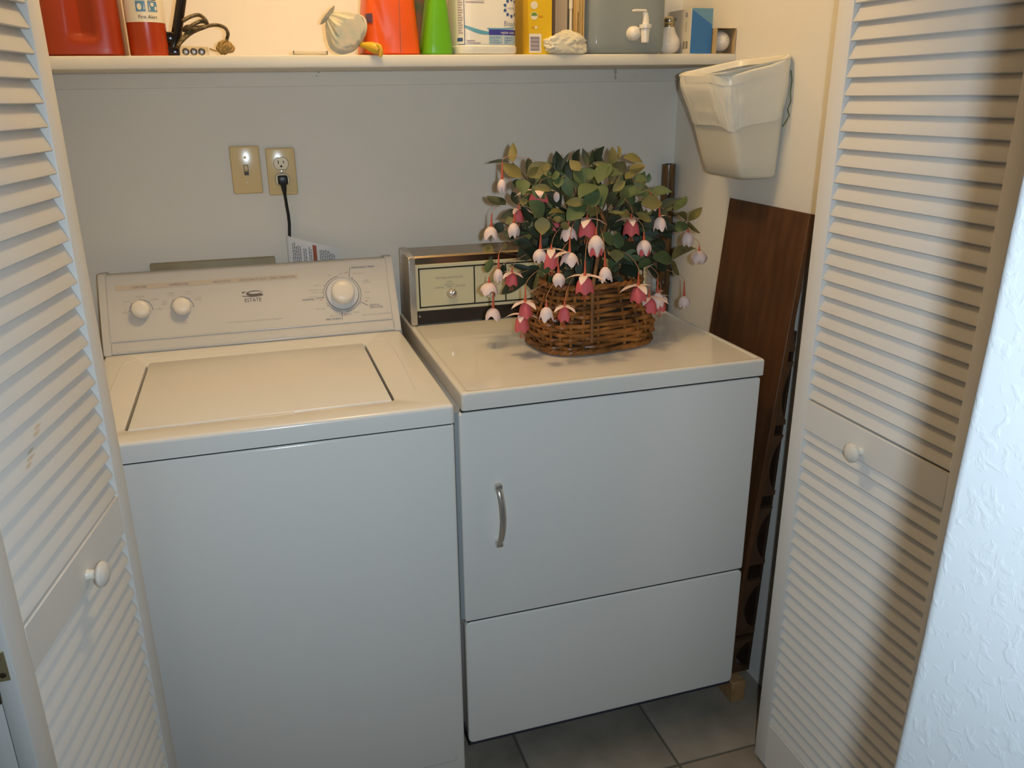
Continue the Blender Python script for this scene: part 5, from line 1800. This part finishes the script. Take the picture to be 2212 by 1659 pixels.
# 13 crumpled plastic bag
zb = zshelf(0.40)
pb = thing('plastic_bag', 'crumpled clear white plastic bag lying in front of the yellow box', 'bag', (0.400, 0.50, zb))
bm = bmesh.new()
bmesh.ops.create_icosphere(bm, subdivisions=5, radius=1.0)
for v in bm.verts:
    d = v.co.normalized()
    n1 = noise.noise(d * 1.6 + Vector((3.1, 0, 0)))
    n2 = noise.noise(d * 4.5 + Vector((0, 7.7, 0)))
    n3 = abs(noise.noise(d * 9 + Vector((0, 0, 2.2))))
    r_ = 1 + 0.26 * n1 + 0.15 * n2 - 0.14 * n3
    k = 1 + 0.35 * max(0, d.x) ** 3
    v.co = Vector((0.404 + d.x * 0.050 * r_ * k - 0.008, 0.482 + d.y * 0.020 * r_, zb + 0.0205 + d.z * 0.0275 * r_ * (1 + 0.25 * d.x)))
    v.co.z = max(v.co.z, zb + 0.0008 + 0.0006 * n2)
    v.co.y = max(v.co.y, 0.4635)
    if v.co.x > 0.455:
        v.co.x = 0.455 + (v.co.x - 0.455) * 0.3
obj('film', bm, mat('bag_clear', (0.86, 0.80, 0.62, 1), 0.22, alpha=0.72, bump=0.4, bscale=90), pb, ang=180)

# 14 water dispenser
zb = zshelf(0.56)
wd = thing('water_dispenser', 'blue grey plastic water dispenser with a white spigot on the shelf', 'dispenser', (0.565, 0.585, zb))
WC = (0.5690, 0.596)
bm = bmesh.new()
secs = []
for z, k in ((0.0006, 0.84), (0.004, 0.925), (0.010, 0.97), (0.018, 0.995), (0.026, 1.0), (0.06, 1.0), (0.10, 1.0), (0.16, 1.0), (0.22, 1.0), (0.25, 0.97), (0.27, 0.85), (0.28, 0.5)):
    secs.append((*WC, zb + z, 0.1085 * k, 0.107 * k, 5.0))
loft(bm, secs, 96)
obj('tank', bm, mat('smoke_blue_plastic', (0.44, 0.49, 0.50, 1), 0.12, trans=0.5, ior=1.2), wd)
bm = bmesh.new()
lathe(bm, [(0.035, zb + 0.279), (0.035, zb + 0.30), (0.032, zb + 0.303)], Matrix.Translation((*WC, 0)), 32)
obj('cap', bm, PLAST_W, wd)
SPG = mat('spigot_white', (0.82, 0.76, 0.66, 1), 0.3)
bm = bmesh.new()
M = Matrix.Translation((0.5770, 0.4905, zb + 0.0455)) @ Matrix.Rotation(R(90), 4, 'X')
lathe(bm, [(0.0165, 0.0), (0.0165, 0.006), (0.0160, 0.014), (0.0135, 0.021), (0.008, 0.025), (0.001, 0.0262)], M, 32)
sg = obj('spigot', bm, SPG, wd, ang=60)
bm = bmesh.new()
lathe(bm, [(0.0085, zb + 0.0245), (0.0105, zb + 0.0545), (0.0140, zb + 0.0555), (0.0145, zb + 0.0630), (0.0125, zb + 0.0640)], Matrix.Translation((0.5955, 0.460, 0)), 28)
obj('spout', bm, SPG, sg, ang=40)
bm = bmesh.new()
tube(bm, [(0.5955, 0.460, zb + 0.0635), (0.5960, 0.460, zb + 0.074), (0.5945, 0.460, zb + 0.0835), (0.5900, 0.4595, zb + 0.0920)], [0.0080, 0.0075, 0.0070, 0.0060], 12)
box(bm, 0.5625, 0.5945, 0.452, 0.468, zb + 0.0900, zb + 0.0955, 0.002, 2)
obj('lever', bm, SPG, sg, ang=40)

# 15 loose bulb behind the dispenser
BULBW = mat('bulb_white', (0.80, 0.74, 0.66, 1), 0.12)
zb = zshelf(0.69)
lb_ = thing('light_bulb', 'white light bulb standing loose beside the water dispenser', 'light bulb', (0.6905, 0.545, zb))
bm = bmesh.new()
lathe(bm, [(0.002, zb + 0.0003), (0.012, zb + 0.0018), (0.021, zb + 0.007), (0.0272, zb + 0.0155), (0.0290, zb + 0.0265), (0.0265, zb + 0.0365), (0.0200, zb + 0.047), (0.0150, zb + 0.057), (0.0132, zb + 0.064)], Matrix.Translation((0.7020, 0.545, 0)), 40)
gl = obj('globe', bm, BULBW, lb_)
bm = bmesh.new()
lathe(bm, [(0.0130, zb + 0.0635), (0.0135, zb + 0.066), (0.0122, zb + 0.069), (0.0135, zb + 0.072), (0.0122, zb + 0.075), (0.0135, zb + 0.078), (0.0120, zb + 0.084), (0.005, zb + 0.089)], Matrix.Translation((0.7020, 0.545, 0)), 24)
obj('screw_base', bm, mat('bulb_brass', (0.45, 0.40, 0.30, 1), 0.3, metal=1.0), lb_)

# 16 blue and white bulb carton
zb = zshelf(0.76)
bc = thing('bulb_carton', 'blue and white light bulb carton near the right end of the shelf', 'carton', (0.76, 0.53, zb))
bm = bmesh.new()
box(bm, 0.7330, 0.7915, 0.492, 0.605, zb + 0.0003, zb + 0.1035, 0.0008, 1)
obj('carton', bm, mat('white_card', (0.60, 0.56, 0.48, 1), 0.5), bc)
pr = Print(lambda u, v: (u, 0.4915, v))
pr.poly([(0.7335, zb + 0.001), (0.7910, zb + 0.001), (0.7910, zb + 0.066), (0.7335, zb + 0.1005)])
pr.done('blue_print', mat('carton_blue', (0.035, 0.17, 0.42, 1), 0.35), bc)
pr = Print(lambda u, v: (u, 0.4914, v))
pr.poly([(0.7335, zb + 0.1005), (0.7910, zb + 0.066), (0.7910, zb + 0.1030), (0.7335, zb + 0.1030)])
pr.done('pale_blue_print', mat('carton_pale_blue', (0.14, 0.30, 0.42, 1), 0.35), bc)
side = lambda u, v: (0.7325, 0.492 + u, v)
pr = Print(side)
pr.arc(0.0245, zb + 0.0895, 0.0045, 0.0056, 0, 360, 20)
pr.done('round_logo', mat('logo_blue', (0.10, 0.10, 0.25, 1), 0.5), bc)
pr = Print(lambda u, v: (0.7325, 0.492 + 0.0245 - u, v))
pr.text('GE', 0.0, zb + 0.0872, 0.0062)
pr.done('logo_letters', mat('logo_blue', (0.10, 0.10, 0.25, 1)), bc)
pr = Print(side)
pr.rect(0.012, 0.022, zb + 0.013, zb + 0.030).rect(0.026, 0.036, zb + 0.013, zb + 0.030)
for k in range(4):
    pr.rect(0.022, 0.0255, zb + 0.052 + 0.006 * k, zb + 0.056 + 0.006 * k)
pr.rect(0.075, 0.092, zb + 0.080, zb + 0.087)
pr.done('side_print', mat('carton_grey_ink', (0.24, 0.21, 0.18, 1), 0.5), bc)

# 17 globe bulb in an open card sleeve
zb = zshelf(0.82)
bs_ = thing('card_sleeve', 'open brown card sleeve holding a bulb at the right end of the shelf', 'sleeve', (0.820, 0.50, zb))
CARD = mat('brown_card', (0.50, 0.36, 0.19, 1), 0.6)
for nm, a in (('bottom_flap', (0.7945, 0.8475, 0.474, 0.535, 0.0003, 0.0012)), ('top_flap', (0.7945, 0.8475, 0.474, 0.535, 0.0572, 0.0582)), ('side_flap', (0.7945, 0.7957, 0.474, 0.535, 0.0012, 0.0572)), ('side_flap', (0.8463, 0.8475, 0.474, 0.535, 0.0012, 0.0572)), ('back_flap', (0.7945, 0.8475, 0.534, 0.535, 0.0012, 0.0572))):
    bm = bmesh.new()
    box(bm, a[0], a[1], a[2], a[3], zb + a[4], zb + a[5])
    obj(nm, bm, CARD, bs_)
gb2 = thing('light_bulb', 'round white light bulb inside the brown card sleeve', 'light bulb', (0.816, 0.50, zb))
bm = bmesh.new()
M = Matrix.Translation((0.8210, 0.5045, zb + 0.0290)) @ Matrix.Rotation(R(-90), 4, 'X')
lathe(bm, [(0.0245 * math.sin(R(a)), -0.0265 * math.cos(R(a))) for a in (2, 15, 30, 45, 60, 75, 90, 105, 120, 135)] + [(0.0110, 0.0285)], M, 36)
gg = obj('globe', bm, BULBW, gb2)
pr = Print(lambda u, v: (0.8210 + u, 0.5045 - 0.0265 * math.sqrt(max(0.01, 1 - (u / 0.0255) ** 2 - (v / 0.0255) ** 2)) - 0.0004, zb + 0.0290 + v))
pr.arc(0.0075, 0.0050, 0.0045, 0.0052, 20, 340, 18).arc(0.0075, 0.0050, 0.0018, 0.0024, 0, 300, 10)
pr.done('stamp', mat('stamp_grey', (0.42, 0.38, 0.36, 1), 0.4), gg)

bpy.context.view_layer.update()
